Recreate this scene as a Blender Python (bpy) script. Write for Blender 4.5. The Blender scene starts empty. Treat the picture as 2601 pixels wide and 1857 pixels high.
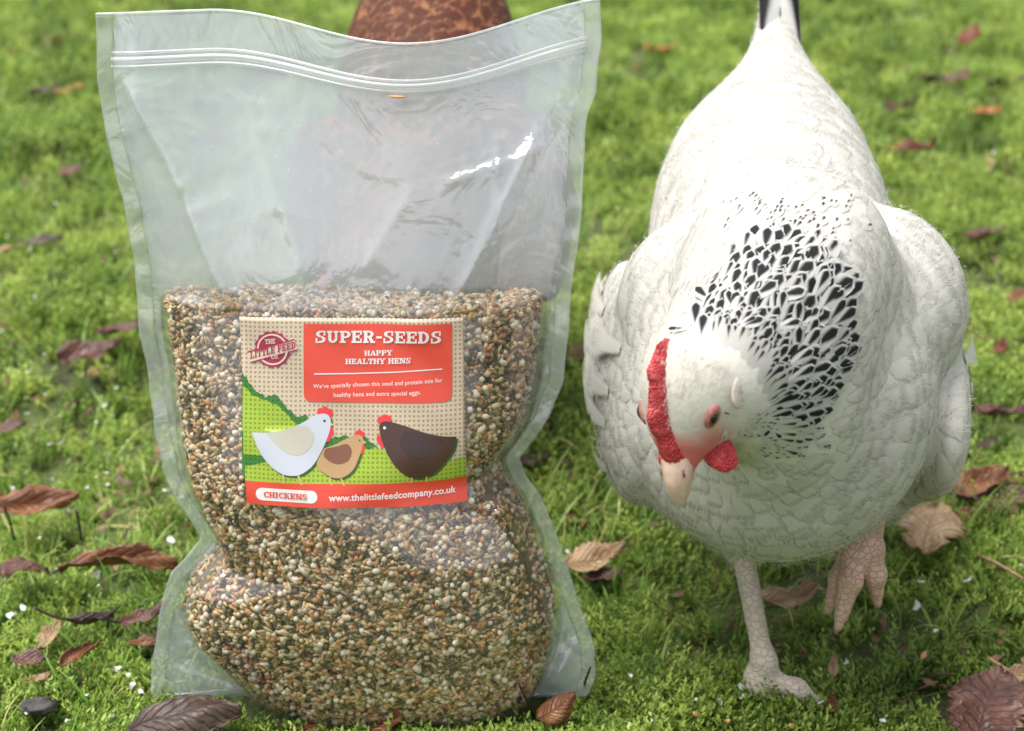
import bpy, bmesh, math, random
import numpy as np
from mathutils import Vector, Matrix

random.seed(7)
RNG = np.random.default_rng(11)
R = math.radians
SC = bpy.context.scene
COL = SC.collection

# ------------------------------------------------------------------ camera
CAM_H, PITCH, FPX, IW, IH = 0.53, R(25.0), 3777.0, 2601.0, 1857.0
cam_d = bpy.data.cameras.new('camera')
cam_d.sensor_width = 36.0
cam_d.lens = 36.0 * FPX / IW
cam_d.clip_start, cam_d.clip_end = 0.01, 500.0
cam_d.dof.use_dof = True
cam_d.dof.focus_distance = 0.745
cam_d.dof.aperture_fstop = 8.5
cam = bpy.data.objects.new('camera', cam_d)
cam.location = (0, 0, CAM_H)
cam.rotation_euler = (R(90) - PITCH, 0, 0)
COL.objects.link(cam)
SC.camera = cam

# ------------------------------------------------------------------ sky and sun (overcast)
SUN_EL, SUN_AZ = R(70), R(268)      # azimuth clockwise from +Y
w = bpy.data.worlds.new('World'); SC.world = w; w.use_nodes = True
nt = w.node_tree; nt.nodes.clear()
sky = nt.nodes.new('ShaderNodeTexSky'); sky.sky_type = 'NISHITA'; sky.sun_disc = False
sky.sun_elevation, sky.sun_rotation = SUN_EL, SUN_AZ
sky.air_density, sky.dust_density, sky.ozone_density = 1.0, 1.5, 1.0
hs = nt.nodes.new('ShaderNodeHueSaturation'); hs.inputs['Saturation'].default_value = 0.22
bg = nt.nodes.new('ShaderNodeBackground'); bg.inputs['Strength'].default_value = 0.062
wo = nt.nodes.new('ShaderNodeOutputWorld')
nt.links.new(sky.outputs[0], hs.inputs['Color']); nt.links.new(hs.outputs[0], bg.inputs[0]); nt.links.new(bg.outputs[0], wo.inputs[0])
sun_d = bpy.data.lights.new('sun', 'SUN'); sun_d.energy = 1.5; sun_d.angle = R(42); sun_d.color = (1.0, 0.972, 0.935)
sun = bpy.data.objects.new('sun', sun_d); COL.objects.link(sun)
sd = Vector((math.sin(SUN_AZ) * math.cos(SUN_EL), math.cos(SUN_AZ) * math.cos(SUN_EL), math.sin(SUN_EL)))
sun.rotation_euler = sd.to_track_quat('Z', 'Y').to_euler()
SC.view_settings.view_transform = 'Standard'; SC.view_settings.look = 'None'
SC.view_settings.exposure = 1.98; SC.view_settings.gamma = 1.0
SC.render.engine = 'CYCLES'
SC.cycles.use_denoising = True
SC.cycles.max_bounces = 8; SC.cycles.transparent_max_bounces = 16
SC.cycles.caustics_reflective = False; SC.cycles.caustics_refractive = False
SC.cycles.sample_clamp_indirect = 6.0

# ------------------------------------------------------------------ picture <-> place helpers (x, y measured on a 2275 px wide copy)
S_ = IW / 2275.0
CR = np.array([1., 0, 0]); CU = np.array([0, math.sin(PITCH), math.cos(PITCH)]); CF = np.array([0, math.cos(PITCH), -math.sin(PITCH)])
C0 = np.array([0, 0, CAM_H])
def ray(x, y):
    return CR * (x * S_ - IW / 2) / FPX + CU * (IH / 2 - y * S_) / FPX + CF
def at_Y(x, y, Y):
    d = ray(x, y); return C0 + d * (Y / d[1])
def at_z(x, y, z=0.0):
    d = ray(x, y); return C0 + d * ((z - CAM_H) / d[2])
def at_D(x, y, D):
    return C0 + ray(x, y) * D
def proj(p):
    q = np.asarray(p) - C0; D = q @ CF
    return np.array([(q @ CR) / D * FPX + IW / 2, IH / 2 - (q @ CU) / D * FPX]) / S_

# ------------------------------------------------------------------ scene-graph helpers
def tag(o, label=None, cat=None, group=None, kind=None):
    if label: o['label'] = label
    if cat: o['category'] = cat
    if group: o['group'] = group
    if kind: o['kind'] = kind
    return o
def empty(name, loc=(0, 0, 0)):
    o = bpy.data.objects.new(name, None); o.location = loc; o.empty_display_size = 0.02; COL.objects.link(o); return o
def mesh_obj(name, V, F, mat=None, parent=None, smooth=True, uv=None, colors=None, attrs=None):
    me = bpy.data.meshes.new(name)
    V = np.asarray(V, dtype=np.float32)
    if isinstance(F, np.ndarray):
        n, k = F.shape
        me.vertices.add(len(V)); me.vertices.foreach_set('co', V.ravel())
        me.loops.add(n * k); me.loops.foreach_set('vertex_index', F.astype(np.int32).ravel())
        me.polygons.add(n); me.polygons.foreach_set('loop_start', np.arange(0, n * k, k, dtype=np.int32))
        me.update(calc_edges=True)
    else:
        me.from_pydata(V.tolist(), [], [list(f) for f in F])
    if smooth: me.polygons.foreach_set('use_smooth', np.ones(len(me.polygons), bool))
    li = np.empty(len(me.loops), np.int32); me.loops.foreach_get('vertex_index', li)
    if uv is not None:
        l = me.uv_layers.new(name='UVMap'); l.data.foreach_set('uv', np.asarray(uv, np.float32)[li].ravel())
    if colors is not None:
        a = me.color_attributes.new('tint', 'FLOAT_COLOR', 'POINT')
        c = np.ones((len(V), 4), np.float32); c[:, :3] = colors; a.data.foreach_set('color', c.ravel())
    for k2, v2 in (attrs or {}).items():
        a = me.attributes.new(k2, 'FLOAT', 'POINT'); a.data.foreach_set('value', np.asarray(v2, np.float32))
    me.validate()
    if mat: me.materials.append(mat)
    o = bpy.data.objects.new(name, me); COL.objects.link(o)
    if parent: o.parent = parent
    return o
def grid_faces(nu, nv, closed_u=False):
    i = np.arange(nu if closed_u else nu - 1); j = np.arange(nv - 1)
    I, J = np.meshgrid(i, j, indexing='ij'); I2 = (I + 1) % nu
    return np.stack([I * nv + J, I2 * nv + J, I2 * nv + J + 1, I * nv + J + 1], -1).reshape(-1, 4)
def tube(points, radii, n=10, cap=True):
    P = np.asarray(points, float); rad = np.asarray(radii, float); m = len(P)
    T = np.gradient(P, axis=0); T /= np.linalg.norm(T, axis=1)[:, None]
    a = np.array([0., 0, 1]) if abs(T[0][2]) < .9 else np.array([1., 0, 0])
    V = []
    u = np.cross(T[0], a); u /= np.linalg.norm(u)
    for k in range(m):
        u = u - T[k] * (u @ T[k]); u /= np.linalg.norm(u); v = np.cross(T[k], u)
        for q in range(n):
            th = 2 * math.pi * q / n
            V.append(P[k] + rad[k] * (math.cos(th) * u + math.sin(th) * v))
    F = []
    for k in range(m - 1):
        for q in range(n):
            F.append((k * n + q, k * n + (q + 1) % n, (k + 1) * n + (q + 1) % n, (k + 1) * n + q))
    if cap:
        F.append(tuple(range(n))[::-1]); F.append(tuple(range((m - 1) * n, m * n)))
    return np.array(V), F
def spline(pts, n):
    P = np.asarray(pts, float); m = len(P)
    Q = np.vstack([2 * P[0] - P[1], P, 2 * P[-1] - P[-2]])
    out = []
    for t in np.linspace(0, m - 1, n):
        i = min(int(t), m - 2); f = t - i
        p0, p1, p2, p3 = Q[i], Q[i + 1], Q[i + 2], Q[i + 3]
        out.append(.5 * ((2 * p1) + (-p0 + p2) * f + (2 * p0 - 5 * p1 + 4 * p2 - p3) * f * f + (-p0 + 3 * p1 - 3 * p2 + p3) * f ** 3))
    return np.array(out)

# ------------------------------------------------------------------ materials
class N:
    def __init__(s, name):
        s.m = bpy.data.materials.new(name); s.m.use_nodes = True; s.t = s.m.node_tree; s.t.nodes.clear()
        s.out = s.t.nodes.new('ShaderNodeOutputMaterial')
    def n(s, typ, **kw):
        x = s.t.nodes.new(typ)
        for k, v in kw.items():
            if k in x.inputs: s.set(x, k, v)
            else: setattr(x, k, v)
        return x
    def set(s, x, k, v):
        if hasattr(v, 'is_output') or isinstance(v, bpy.types.NodeSocket): s.t.links.new(v, x.inputs[k])
        else: x.inputs[k].default_value = v
    def l(s, a, b): s.t.links.new(a, b)
    def ramp(s, fac, stops):
        x = s.t.nodes.new('ShaderNodeValToRGB'); e = x.color_ramp.elements
        while len(e) < len(stops): e.new(.5)
        for i, (p, c) in enumerate(stops):
            e[i].position = p; e[i].color = (*c, 1) if len(c) == 3 else c
        s.l(fac, x.inputs[0]); return x.outputs[0]
    def math(s, op, a, b=0.0, c=None):
        x = s.t.nodes.new('ShaderNodeMath'); x.operation = op
        for i, v in enumerate([a, b] + ([c] if c is not None else [])):
            if isinstance(v, bpy.types.NodeSocket): s.l(v, x.inputs[i])
            else: x.inputs[i].default_value = v
        return x.outputs[0]
    def mix(s, fac, a, b, blend='MIX'):
        x = s.t.nodes.new('ShaderNodeMix'); x.data_type = 'RGBA'; x.blend_type = blend
        for k, v in (('Factor', fac),):
            if isinstance(v, bpy.types.NodeSocket): s.l(v, x.inputs[0])
            else: x.inputs[0].default_value = v
        for i, v in ((6, a), (7, b)):
            if isinstance(v, bpy.types.NodeSocket): s.l(v, x.inputs[i])
            else: x.inputs[i].default_value = (*v, 1) if len(v) == 3 else v
        return x.outputs[2]
    def noise(s, scale, detail=3, vec=None, dist=0.0, rough=.5):
        x = s.t.nodes.new('ShaderNodeTexNoise'); x.inputs['Scale'].default_value = scale
        x.inputs['Detail'].default_value = detail; x.inputs['Distortion'].default_value = dist; x.inputs['Roughness'].default_value = rough
        if vec is None:
            tc = s.t.nodes.new('ShaderNodeTexCoord'); vec = tc.outputs['Object']
        s.l(vec, x.inputs['Vector']); return x.outputs[0]
    def bump(s, h, strength=.3, dist=.001):
        x = s.t.nodes.new('ShaderNodeBump'); x.inputs['Strength'].default_value = strength; x.inputs['Distance'].default_value = dist
        s.l(h, x.inputs['Height']); return x.outputs[0]
    def pr(s, color, rough=.5, normal=None, **kw):
        x = s.t.nodes.new('ShaderNodeBsdfPrincipled')
        s.set(x, 'Base Color', color if isinstance(color, bpy.types.NodeSocket) else (*color, 1)); s.set(x, 'Roughness', rough)
        if normal is not None: s.l(normal, x.inputs['Normal'])
        for k, v in kw.items(): s.set(x, k.replace('_', ' '), v)
        return x.outputs[0]
    def shade(s, a, b, fac):
        x = s.t.nodes.new('ShaderNodeMixShader')
        if isinstance(fac, bpy.types.NodeSocket): s.l(fac, x.inputs[0])
        else: x.inputs[0].default_value = fac
        s.l(a, x.inputs[1]); s.l(b, x.inputs[2]); return x.outputs[0]
    def done(s, sh): s.l(sh, s.out.inputs[0]); return s.m

def leafy(name, dark, mid, light, trans=.35, rough=.5, macro=6.0):
    """moss and grass: varies by clump and by place"""
    k = N(name)
    oi = k.n('ShaderNodeObjectInfo'); geo = k.n('ShaderNodeNewGeometry')
    pos = geo.outputs['Position']
    big = k.math('ADD', k.math('MULTIPLY', k.noise(macro, 3, pos), .6), k.math('MULTIPLY', k.noise(2.6, 2, pos), .4)); fine = k.noise(90, 2, pos)
    v = k.math('ADD', k.math('MULTIPLY', big, .95), k.math('ADD', k.math('MULTIPLY', oi.outputs['Random'], .45), k.math('MULTIPLY', fine, .35)))
    c = k.ramp(k.math('MULTIPLY', v, .60), [(.26, dark), (.5, mid), (.74, light)])
    p = k.pr(c, rough, Specular_IOR_Level=.35)
    tr = k.n('ShaderNodeBsdfTranslucent'); k.l(c, tr.inputs[0])
    return k.done(k.shade(p, tr.outputs[0], trans))
def simple(name, color, rough=.5, var=.12, scale=60, bump=0.0, **kw):
    k = N(name)
    nz = k.noise(scale, 4)
    d = tuple(max(0, c * (1 - var * 2)) for c in color); e = tuple(min(1, c * (1 + var)) for c in color)
    c = k.ramp(nz, [(.3, d), (.7, e)])
    nm = k.bump(nz, bump, .001) if bump else None
    return k.done(k.pr(c, rough, nm, **kw))

# ------------------------------------------------------------------ ground
_ph = RNG.uniform(0, 6.28, (14, 2)); _fr = RNG.uniform(3, 22, (14, 2)) * RNG.choice([-1, 1], (14, 2))
def gz(x, y):
    x = np.asarray(x, float); y = np.asarray(y, float); z = 0
    for k in range(14):
        f = np.hypot(*_fr[k])
        z = z + np.sin(_fr[k, 0] * x + _ph[k, 0] + _fr[k, 1] * y) * (.014 / (1 + f * .22))
    damp = np.clip((np.hypot((x + .07) / 1.3, y - .70) - .10) / .25, 0.05, 1)
    return z * damp - .012
def build_ground():
    xs = np.concatenate([-np.geomspace(120, 2.6, 26), np.linspace(-2.5, 2.5, 180), np.geomspace(2.6, 120, 26)])
    ys = np.concatenate([-np.geomspace(120, .6, 24), np.linspace(-.5, 4.5, 190), np.geomspace(4.6, 200, 30)])
    X, Y = np.meshgrid(xs, ys, indexing='ij')
    fade = np.clip((6 - np.hypot(X, Y)) / 3, 0, 1)
    V = np.stack([X, Y, gz(X, Y) * fade + (1 - fade) * -.012], -1).reshape(-1, 3)
    k = N('mossy_soil')
    geo = k.n('ShaderNodeNewGeometry'); pos = geo.outputs['Position']
    a = k.noise(7, 5, pos); b = k.noise(120, 4, pos); c2 = k.noise(35, 3, pos)
    c = k.ramp(k.math('ADD', k.math('MULTIPLY', a, .6), k.math('MULTIPLY', b, .4)), [(.3, (.035, .03, .012)), (.5, (.06, .085, .014)), (.68, (.13, .17, .03))])
    c = k.mix(k.ramp(c2, [(.55, (0, 0, 0)), (.7, (.6, .6, .6))]), c, (.05, .035, .018))
    m = k.done(k.pr(c, .8, k.bump(b, .8, .006)))
    o = mesh_obj('ground', V, grid_faces(len(xs), len(ys)), m)
    tag(o, kind='structure'); return o
build_ground()
# ------------------------------------------------------------------ moss and grass (uncountable): points + instanced tufts
def tuft_moss(seed, n=19, h=.011, spread=.011):
    r = np.random.default_rng(seed); V = []; F = []
    for _ in range(n):
        a = r.uniform(0, 6.28); q = spread * math.sqrt(r.uniform(0, 1)); base = np.array([q * math.cos(a), q * math.sin(a), -.004])
        lean = r.normal(0, .45, 2); H = h * r.uniform(.7, 1.35)
        top = base + np.array([lean[0] * H, lean[1] * H, H + .004])
        for j in range(13):
            t = (j + .5) / 13; p = base * (1 - t) + top * t; th = j * 2.4 + r.uniform(0, 1)
            L = .0045 * (1.15 - .6 * t) * r.uniform(.7, 1.3); d = np.array([math.cos(th), math.sin(th), .45 + .7 * t]); d /= np.linalg.norm(d)
            s = np.cross(d, [0, 0, 1]); s /= np.linalg.norm(s); wd = .00062
            b = len(V); V += [p - s * wd * .6, p + s * wd * .6, p + d * L * .55 + s * wd, p + d * L, p + d * L * .55 - s * wd]
            F += [(b, b + 1, b + 2, b + 4), (b + 4, b + 2, b + 3)]
    return V, F
def blade(r, L, wd, lean, droop, nseg=6, base=(0, 0, 0)):
    a = r.uniform(0, 6.28); d = np.array([math.cos(a), math.sin(a), 0]); s = np.array([-d[1], d[0], 0]); V = []; F = []
    p = np.array(base, float); ang = lean; tw = r.normal(0, .25)
    for k in range(nseg + 1):
        t = k / nseg; ww = wd * (1 - t ** 2.2) * .5 + .00008
        V += [p - s * ww, p + s * ww]
        ang += droop / nseg * (.5 + t)
        a2 = tw / nseg; d = d * math.cos(a2) + s * math.sin(a2); s = np.array([-d[1], d[0], 0])
        p = p + (d * math.sin(ang) + np.array([0, 0, math.cos(ang)])) * (L / nseg)
    for k in range(nseg): F.append((2 * k, 2 * k + 1, 2 * k + 3, 2 * k + 2))
    return V, F
def tuft_grass(seed, n, Lr, wr, lean, droop, spread):
    r = np.random.default_rng(seed); V = []; F = []
    for _ in range(n):
        a = r.uniform(0, 6.28); q = spread * r.uniform(0, 1)
        v, f = blade(r, r.uniform(*Lr), r.uniform(*wr), abs(r.normal(0, lean)), r.uniform(*droop), 7, (q * math.cos(a), q * math.sin(a), -.006))
        b = len(V); V += v; F += [tuple(i + b for i in g) for g in f]
    return V, F
def library(name, meshes, mat):
    c = bpy.data.collections.new(name)
    for i, (V, F) in enumerate(meshes):
        me = bpy.data.meshes.new(name); me.from_pydata([tuple(v) for v in V], [], F)
        me.polygons.foreach_set('use_smooth', np.ones(len(me.polygons), bool)); me.materials.append(mat)
        c.objects.link(bpy.data.objects.new('%s_tuft_%02d' % (name, i), me))
    return c
def scatter(name, pts, rots, scales, lib, label, cat):
    n = len(pts)
    me = bpy.data.meshes.new(name); me.vertices.add(n); me.vertices.foreach_set('co', np.asarray(pts, np.float32).ravel())
    a = me.attributes.new('rot', 'FLOAT_VECTOR', 'POINT'); a.data.foreach_set('vector', np.asarray(rots, np.float32).ravel())
    a = me.attributes.new('size', 'FLOAT', 'POINT'); a.data.foreach_set('value', np.asarray(scales, np.float32))
    a = me.attributes.new('pick', 'INT', 'POINT'); a.data.foreach_set('value', RNG.integers(0, len(lib.objects), n).astype(np.int32))
    o = bpy.data.objects.new(name, me); COL.objects.link(o)
    g = bpy.data.node_groups.new(name + '_scatter', 'GeometryNodeTree')
    g.interface.new_socket('Geometry', in_out='INPUT', socket_type='NodeSocketGeometry'); g.interface.new_socket('Geometry', in_out='OUTPUT', socket_type='NodeSocketGeometry')
    i = g.nodes.new('NodeGroupInput'); q = g.nodes.new('NodeGroupOutput')
    m2p = g.nodes.new('GeometryNodeMeshToPoints'); inst = g.nodes.new('GeometryNodeInstanceOnPoints'); ci = g.nodes.new('GeometryNodeCollectionInfo')
    ci.inputs['Collection'].default_value = lib; ci.inputs['Separate Children'].default_value = True; ci.inputs['Reset Children'].default_value = True
    def attr(nm, dt):
        x = g.nodes.new('GeometryNodeInputNamedAttribute'); x.data_type = dt; x.inputs[0].default_value = nm; return [s for s in x.outputs if s.enabled][0]
    e2r = g.nodes.new('FunctionNodeEulerToRotation')
    g.links.new(attr('rot', 'FLOAT_VECTOR'), e2r.inputs[0])
    g.links.new(i.outputs[0], m2p.inputs[0]); g.links.new(m2p.outputs[0], inst.inputs['Points']); g.links.new(ci.outputs[0], inst.inputs['Instance'])
    inst.inputs['Pick Instance'].default_value = True
    g.links.new(attr('pick', 'INT'), inst.inputs['Instance Index']); g.links.new(e2r.outputs[0], inst.inputs['Rotation']); g.links.new(attr('size', 'FLOAT'), inst.inputs['Scale'])
    g.links.new(inst.outputs[0], q.inputs[0])
    md = o.modifiers.new('scatter', 'NODES'); md.node_group = g
    tag(o, label, cat, kind='stuff'); return o
BAG_C = (-.078, .70)
def sample_ground(y0, y1, dens, side=.33, slope=.37, keep=None):
    wmax = slope * y1 + side; n = int(dens * 2 * wmax * (y1 - y0))
    x = RNG.uniform(-wmax, wmax, n); y = RNG.uniform(y0, y1, n)
    ok = np.abs(x) < slope * y + side
    ok &= ~((np.abs(x - BAG_C[0]) < .095) & (np.abs(y - .693) < .034))
    x, y = x[ok], y[ok]
    if keep is not None:
        z = keep(x, y) > RNG.uniform(0, 1, len(x)); x, y = x[z], y[z]
    return x, y
def patch(x, y, f, ph, lo=.35):
    return np.clip(.5 + .5 * np.sin(f * x + ph) * np.cos(f * 1.3 * y + ph * 2.1) + .35 * np.sin(f * 2.7 * x + f * 2.1 * y + ph * 3), lo, 1)
def build_lawn():
    moss = leafy('moss_green', (.035, .06, .010), (.20, .31, .045), (.50, .60, .13), .28, .5, 11)
    grass = leafy('grass_green', (.07, .15, .022), (.20, .36, .06), (.42, .55, .13), .4, .4, 12)
    straw = leafy('straw_stems', (.26, .22, .07), (.48, .46, .17), (.66, .61, .28), .3, .45, 16)
    lm = library('moss_library', [tuft_moss(s) for s in range(7)], moss)
    lg = library('grass_library', [tuft_grass(40 + s, 6, (.014, .034), (.0011, .0022), .5, (.1, 1.0), .008) for s in range(6)], grass)
    ls = library('straw_library', [tuft_grass(80 + s, 4, (.018, .042), (.0006, .0012), .8, (.6, 2.2), .012) for s in range(6)], straw)
    ll = library('blade_library', [tuft_grass(140 + s, 2, (.030, .062), (.0014, .0024), .55, (.2, 1.3), .012) for s in range(6)], grass)
    def go(name, bands, lib, label, cat, tilt=.25):
        P, Q, Z = [], [], []
        for (y0, y1, dens, s0, s1, keep) in bands:
            x, y = sample_ground(y0, y1, dens, keep=keep); n = len(x)
            P.append(np.stack([x, y, gz(x, y)], -1)); Q.append(np.stack([RNG.normal(0, tilt, n), RNG.normal(0, tilt, n), RNG.uniform(0, 6.28, n)], -1)); Z.append(RNG.uniform(s0, s1, n))
        scatter(name, np.vstack(P), np.vstack(Q), np.concatenate(Z), lib, label, cat)
    # thicker cushions where the hen's foot and the pouch press into the moss
    n = 420; fx = np.concatenate([RNG.normal(.150, .024, n), RNG.uniform(-.22, .08, 260)]); fy = np.concatenate([RNG.normal(.686, .013, n), RNG.normal(.640, .006, 260)])
    scatter('moss_cushion', np.stack([fx, fy, gz(fx, fy) + .0045], -1), np.stack([RNG.normal(0, .25, len(fx)), RNG.normal(0, .25, len(fx)), RNG.uniform(0, 6.28, len(fx))], -1), RNG.uniform(.9, 1.45, len(fx)), lm, 'deep cushion of moss around the standing foot and along the front of the bag', 'moss')
    km = lambda x, y: patch(x, y, 14, 1.0, .45) * (.35 + .65 * np.clip(patch(x, y, 6.3, 3.3, 0) * 2.2, 0, 1))
    go('moss', [(.42, .98, 9500, .7, 1.25, km), (.98, 1.7, 5200, 1.0, 1.7, km), (1.7, 3.6, 2600, 1.4, 2.4, km), (3.6, 7, 500, 2.5, 4, None)], lm, 'bright green and yellow moss carpeting the lawn', 'moss')
    kg = lambda x, y: np.clip(patch(x, y, 11, 2.2, .12) * (1.0 - .55 * (x > .1)), 0, 1)
    go('grass', [(.42, .98, 6800, .5, 1.25, kg), (.98, 1.7, 1500, .8, 1.4, kg), (1.7, 3.6, 900, 1, 1.8, kg), (3.6, 7, 200, 2, 3, None)], lg, 'short green grass blades growing through the moss', 'grass')
    kl = lambda x, y: patch(x, y, 9, .7, .15) * np.where(x > .1, .4, 1.0)
    go('long_grass', [(.42, .98, 2000, .5, 1.1, kl), (.98, 1.7, 900, .7, 1.3, kl), (1.7, 3.6, 220, .8, 1.4, kl)], ll, 'longer arching green grass blades standing above the moss', 'grass')
    ks = lambda x, y: patch(x, y, 17, 4.0, .1) ** 2 * np.where(x > .08, .45, 1.0)
    go('dry_grass', [(.42, .98, 4200, .6, 1.35, ks), (.98, 1.7, 1600, .8, 1.4, ks), (1.7, 3.6, 300, 1, 1.8, ks)], ls, 'thin dry yellow grass stems tangled over the moss', 'dry grass', .35)
build_lawn()
def build_litter():
    m = leafy('brown_litter', (.03, .018, .010), (.11, .055, .026), (.30, .18, .09), .1, .5, 30); libs = []
    for s in range(6):
        r = np.random.default_rng(300 + s); n = 7; V = [(0, 0, .0006)]; F = []
        for q in range(n):
            th = 2 * math.pi * q / n; a = .0035 * r.uniform(.5, 1.25); V.append((a * math.cos(th) * (1.8 if s % 2 else 1.1), a * math.sin(th) * .8, r.normal(0, .0011)))
        for q in range(n): F.append((0, 1 + q, 1 + (q + 1) % n))
        libs.append((V, F))
    for s in range(3):
        r = np.random.default_rng(330 + s); V, F = tube(spline([(0, 0, 0), (.006, r.normal(0, .002), .001), (.014, r.normal(0, .003), r.normal(0, .002))], 6), [.0005] * 5 + [.0003], 5); libs.append((V.tolist(), F))
    lib = library('litter_library', libs, m); P, Z = [], []
    kp = lambda x, y: patch(x, y, 8, 5.5, .12) ** 1.6
    for (y0, y1, dn, s0, s1) in ((.42, .98, 3600, .5, 1.6), (.98, 1.7, 2400, .8, 2.2), (1.7, 3.6, 1200, 1.3, 3.2)):
        x, y = sample_ground(y0, y1, dn, keep=kp); P.append(np.stack([x, y, gz(x, y) + RNG.uniform(.004, .012, len(x))], -1)); Z.append(RNG.uniform(s0, s1, len(x)))
    P = np.vstack(P); n = len(P)
    scatter('leaf_litter', P, np.stack([RNG.normal(0, .45, n), RNG.normal(0, .45, n), RNG.uniform(0, 6.28, n)], -1), np.concatenate(Z), lib, 'tiny brown crumbs of leaf and stem strewn through the moss', 'leaf litter')
build_litter()
# ------------------------------------------------------------------ the pouch of seeds
LEAN, BY0 = R(9.0), 0.69
PN = np.array([0, -math.cos(LEAN), math.sin(LEAN)])       # front normal of the pouch's mid plane
PS = np.array([0, math.sin(LEAN), math.cos(LEAN)])        # up along the pouch
def on_plane(x, y):
    d = ray(x, y); o = np.array([0, BY0, 0.]); t = ((o - C0) @ PN) / (d @ PN); p = C0 + d * t
    return p[0], (p - o) @ PS
def edge_fn(pts, lo=None):
    q = np.array([on_plane(*p) for p in pts]); q = q[np.argsort(q[:, 1])]
    return lambda s: np.interp(s, q[:, 1], q[:, 0])
XL0 = edge_fn([(218, 30), (219, 150), (225, 240), (245, 340), (275, 450), (298, 560), (303, 640), (310, 740), (330, 850), (345, 950), (365, 1050), (390, 1110), (430, 1165), (447, 1195), (410, 1240), (380, 1270), (365, 1320), (350, 1400), (340, 1450), (333, 1530), (338, 1585)])
XR0 = edge_fn([(1334, -5), (1334, 100), (1326, 200), (1311, 240), (1300, 300), (1295, 400), (1283, 560), (1270, 660), (1262, 740), (1250, 850), (1225, 920), (1185, 980), (1157, 1018), (1170, 1060), (1195, 1090), (1215, 1130), (1240, 1200), (1265, 1270), (1300, 1370), (1320, 1440), (1323, 1500), (1300, 1560)])
FL = edge_fn([(355, 655), (365, 760), (385, 900), (402, 1040), (440, 1120), (478, 1190), (480, 1215), (430, 1250), (397, 1290), (394, 1340), (425, 1400), (475, 1450), (530, 1500), (590, 1560)])
FR = edge_fn([(1218, 655), (1215, 750), (1200, 850), (1172, 950), (1128, 1015), (1140, 1050), (1168, 1085), (1200, 1130), (1225, 1250), (1248, 1330), (1235, 1430), (1205, 1510), (1165, 1570)])
XL = lambda s: XL0(s) + .0003 * np.sin(np.asarray(s) * 190 + 2 * np.sin(np.asarray(s) * 40)) + .0004 * np.sin(np.asarray(s) * 63 + 1); XR = lambda s: XR0(s) + .0003 * np.sin(np.asarray(s) * 170 + 2 * np.sin(np.asarray(s) * 37)) + .0004 * np.sin(np.asarray(s) * 71)
STOP = on_plane(400, 24)[1]                                # top edge height along the pouch
_tl, _tr = on_plane(218, 28), on_plane(1334, -8)
def top_s(x): return _tl[1] + (_tr[1] - _tl[1]) * np.clip((np.asarray(x) - _tl[0]) / (_tr[0] - _tl[0]), 0, 1)
SFILL = on_plane(500, 655)[1]                              # how high the seeds reach
SEAL = .0085
_ss = [0, .02, .06, .10, .15, .19, .225, .26, .30, .335, .36, .40]
TFv = [.034, .044, .052, .052, .046, .039, .033, .026, .017, .009, .005, .003]
TBv = [.034, .040, .044, .044, .038, .032, .026, .020, .012, .006, .003, .002]
def inner(s):
    a, b = XL(s) + SEAL, XR(s) - SEAL
    k = np.clip((s - SFILL - .005) / .03, 0, 1)            # above the seeds the panels part right up to the seals
    fl = FL(np.minimum(s, SFILL)) * (1 - k) + a * k; fr = FR(np.minimum(s, SFILL)) * (1 - k) + b * k
    return np.maximum(fl, a), np.minimum(fr, b)
def creases(x, s):
    """soft folds of the empty top of the pouch, in metres towards the front"""
    d = 0
    for (p, q, h, wd) in CREASE:
        p = np.array(p); q = np.array(q); L = np.hypot(*(q - p)); u = (q - p) / L; nrm = np.array([-u[1], u[0]])
        t = ((x - p[0]) * u[0] + (s - p[1]) * u[1]) / L; e = (x - p[0]) * nrm[0] + (s - p[1]) * nrm[1]
        prof = np.where(e > 0, np.exp(-e / (wd * 1.5)), np.exp(e / (wd * .28)))
        end = np.clip(np.minimum(t, 1 - t) * 6 + .3, 0, 1)
        d = d + h * prof * end
    return d
def cr(x0, y0, x1, y1, h, wd): return (on_plane(x0, y0), on_plane(x1, y1), h, wd)
CREASE = [cr(285, 185, 430, 430, .0042, .010), cr(430, 430, 525, 655, .0045, .010), cr(235, 250, 345, 600, -.0025, .005), cr(1190, 260, 1010, 640, .0045, .008),
          cr(1310, 235, 1080, 650, -.0035, .007), cr(1300, 330, 1180, 640, .003, .006), cr(1105, 250, 1105, 640, .003, .006), cr(1240, 290, 980, 350, .003, .007),
          cr(660, 230, 800, 330, .0006, .010), cr(800, 330, 930, 350, .0008, .009), cr(930, 345, 820, 560, .002, .009), cr(560, 230, 700, 600, .002, .012),
          cr(340, 900, 395, 1130, -.002, .004), cr(400, 1420, 560, 1530, .003, .006), cr(1290, 1400, 1215, 1520, .006, .008), cr(1240, 1420, 1310, 1490, -.005, .006), cr(1170, 1060, 1100, 1090, .006, .006), cr(1150, 1030, 1230, 1180, -.003, .006),
          cr(450, 1215, 520, 1230, .004, .006), cr(345, 1450, 560, 1540, -.003, .007)]
_wp = np.random.default_rng(5).uniform(0, 6.28, 8)
def bend(x, s):
    xm = (XL(.34) + XR(.34)) / 2; u = np.clip((x - xm) / .125, -1.15, 1.15)
    k = np.clip((s - .20) / (STOP - .20), 0, 1.1) ** 1.5
    cw = np.clip((x - xm - .035) / .105, -1, 1); return k * (.020 * (.5 + .5 * np.cos(math.pi * cw)) + .003 * np.sin(5 * u + .6))
_c = [on_plane(*q) for q in ((262, 165), (300, 205), (400, 350), (455, 480), (500, 600), (520, 660))]; _d = [on_plane(*q) for q in ((1290, 150), (1262, 260), (1200, 330), (1130, 500), (1085, 660))]
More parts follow.
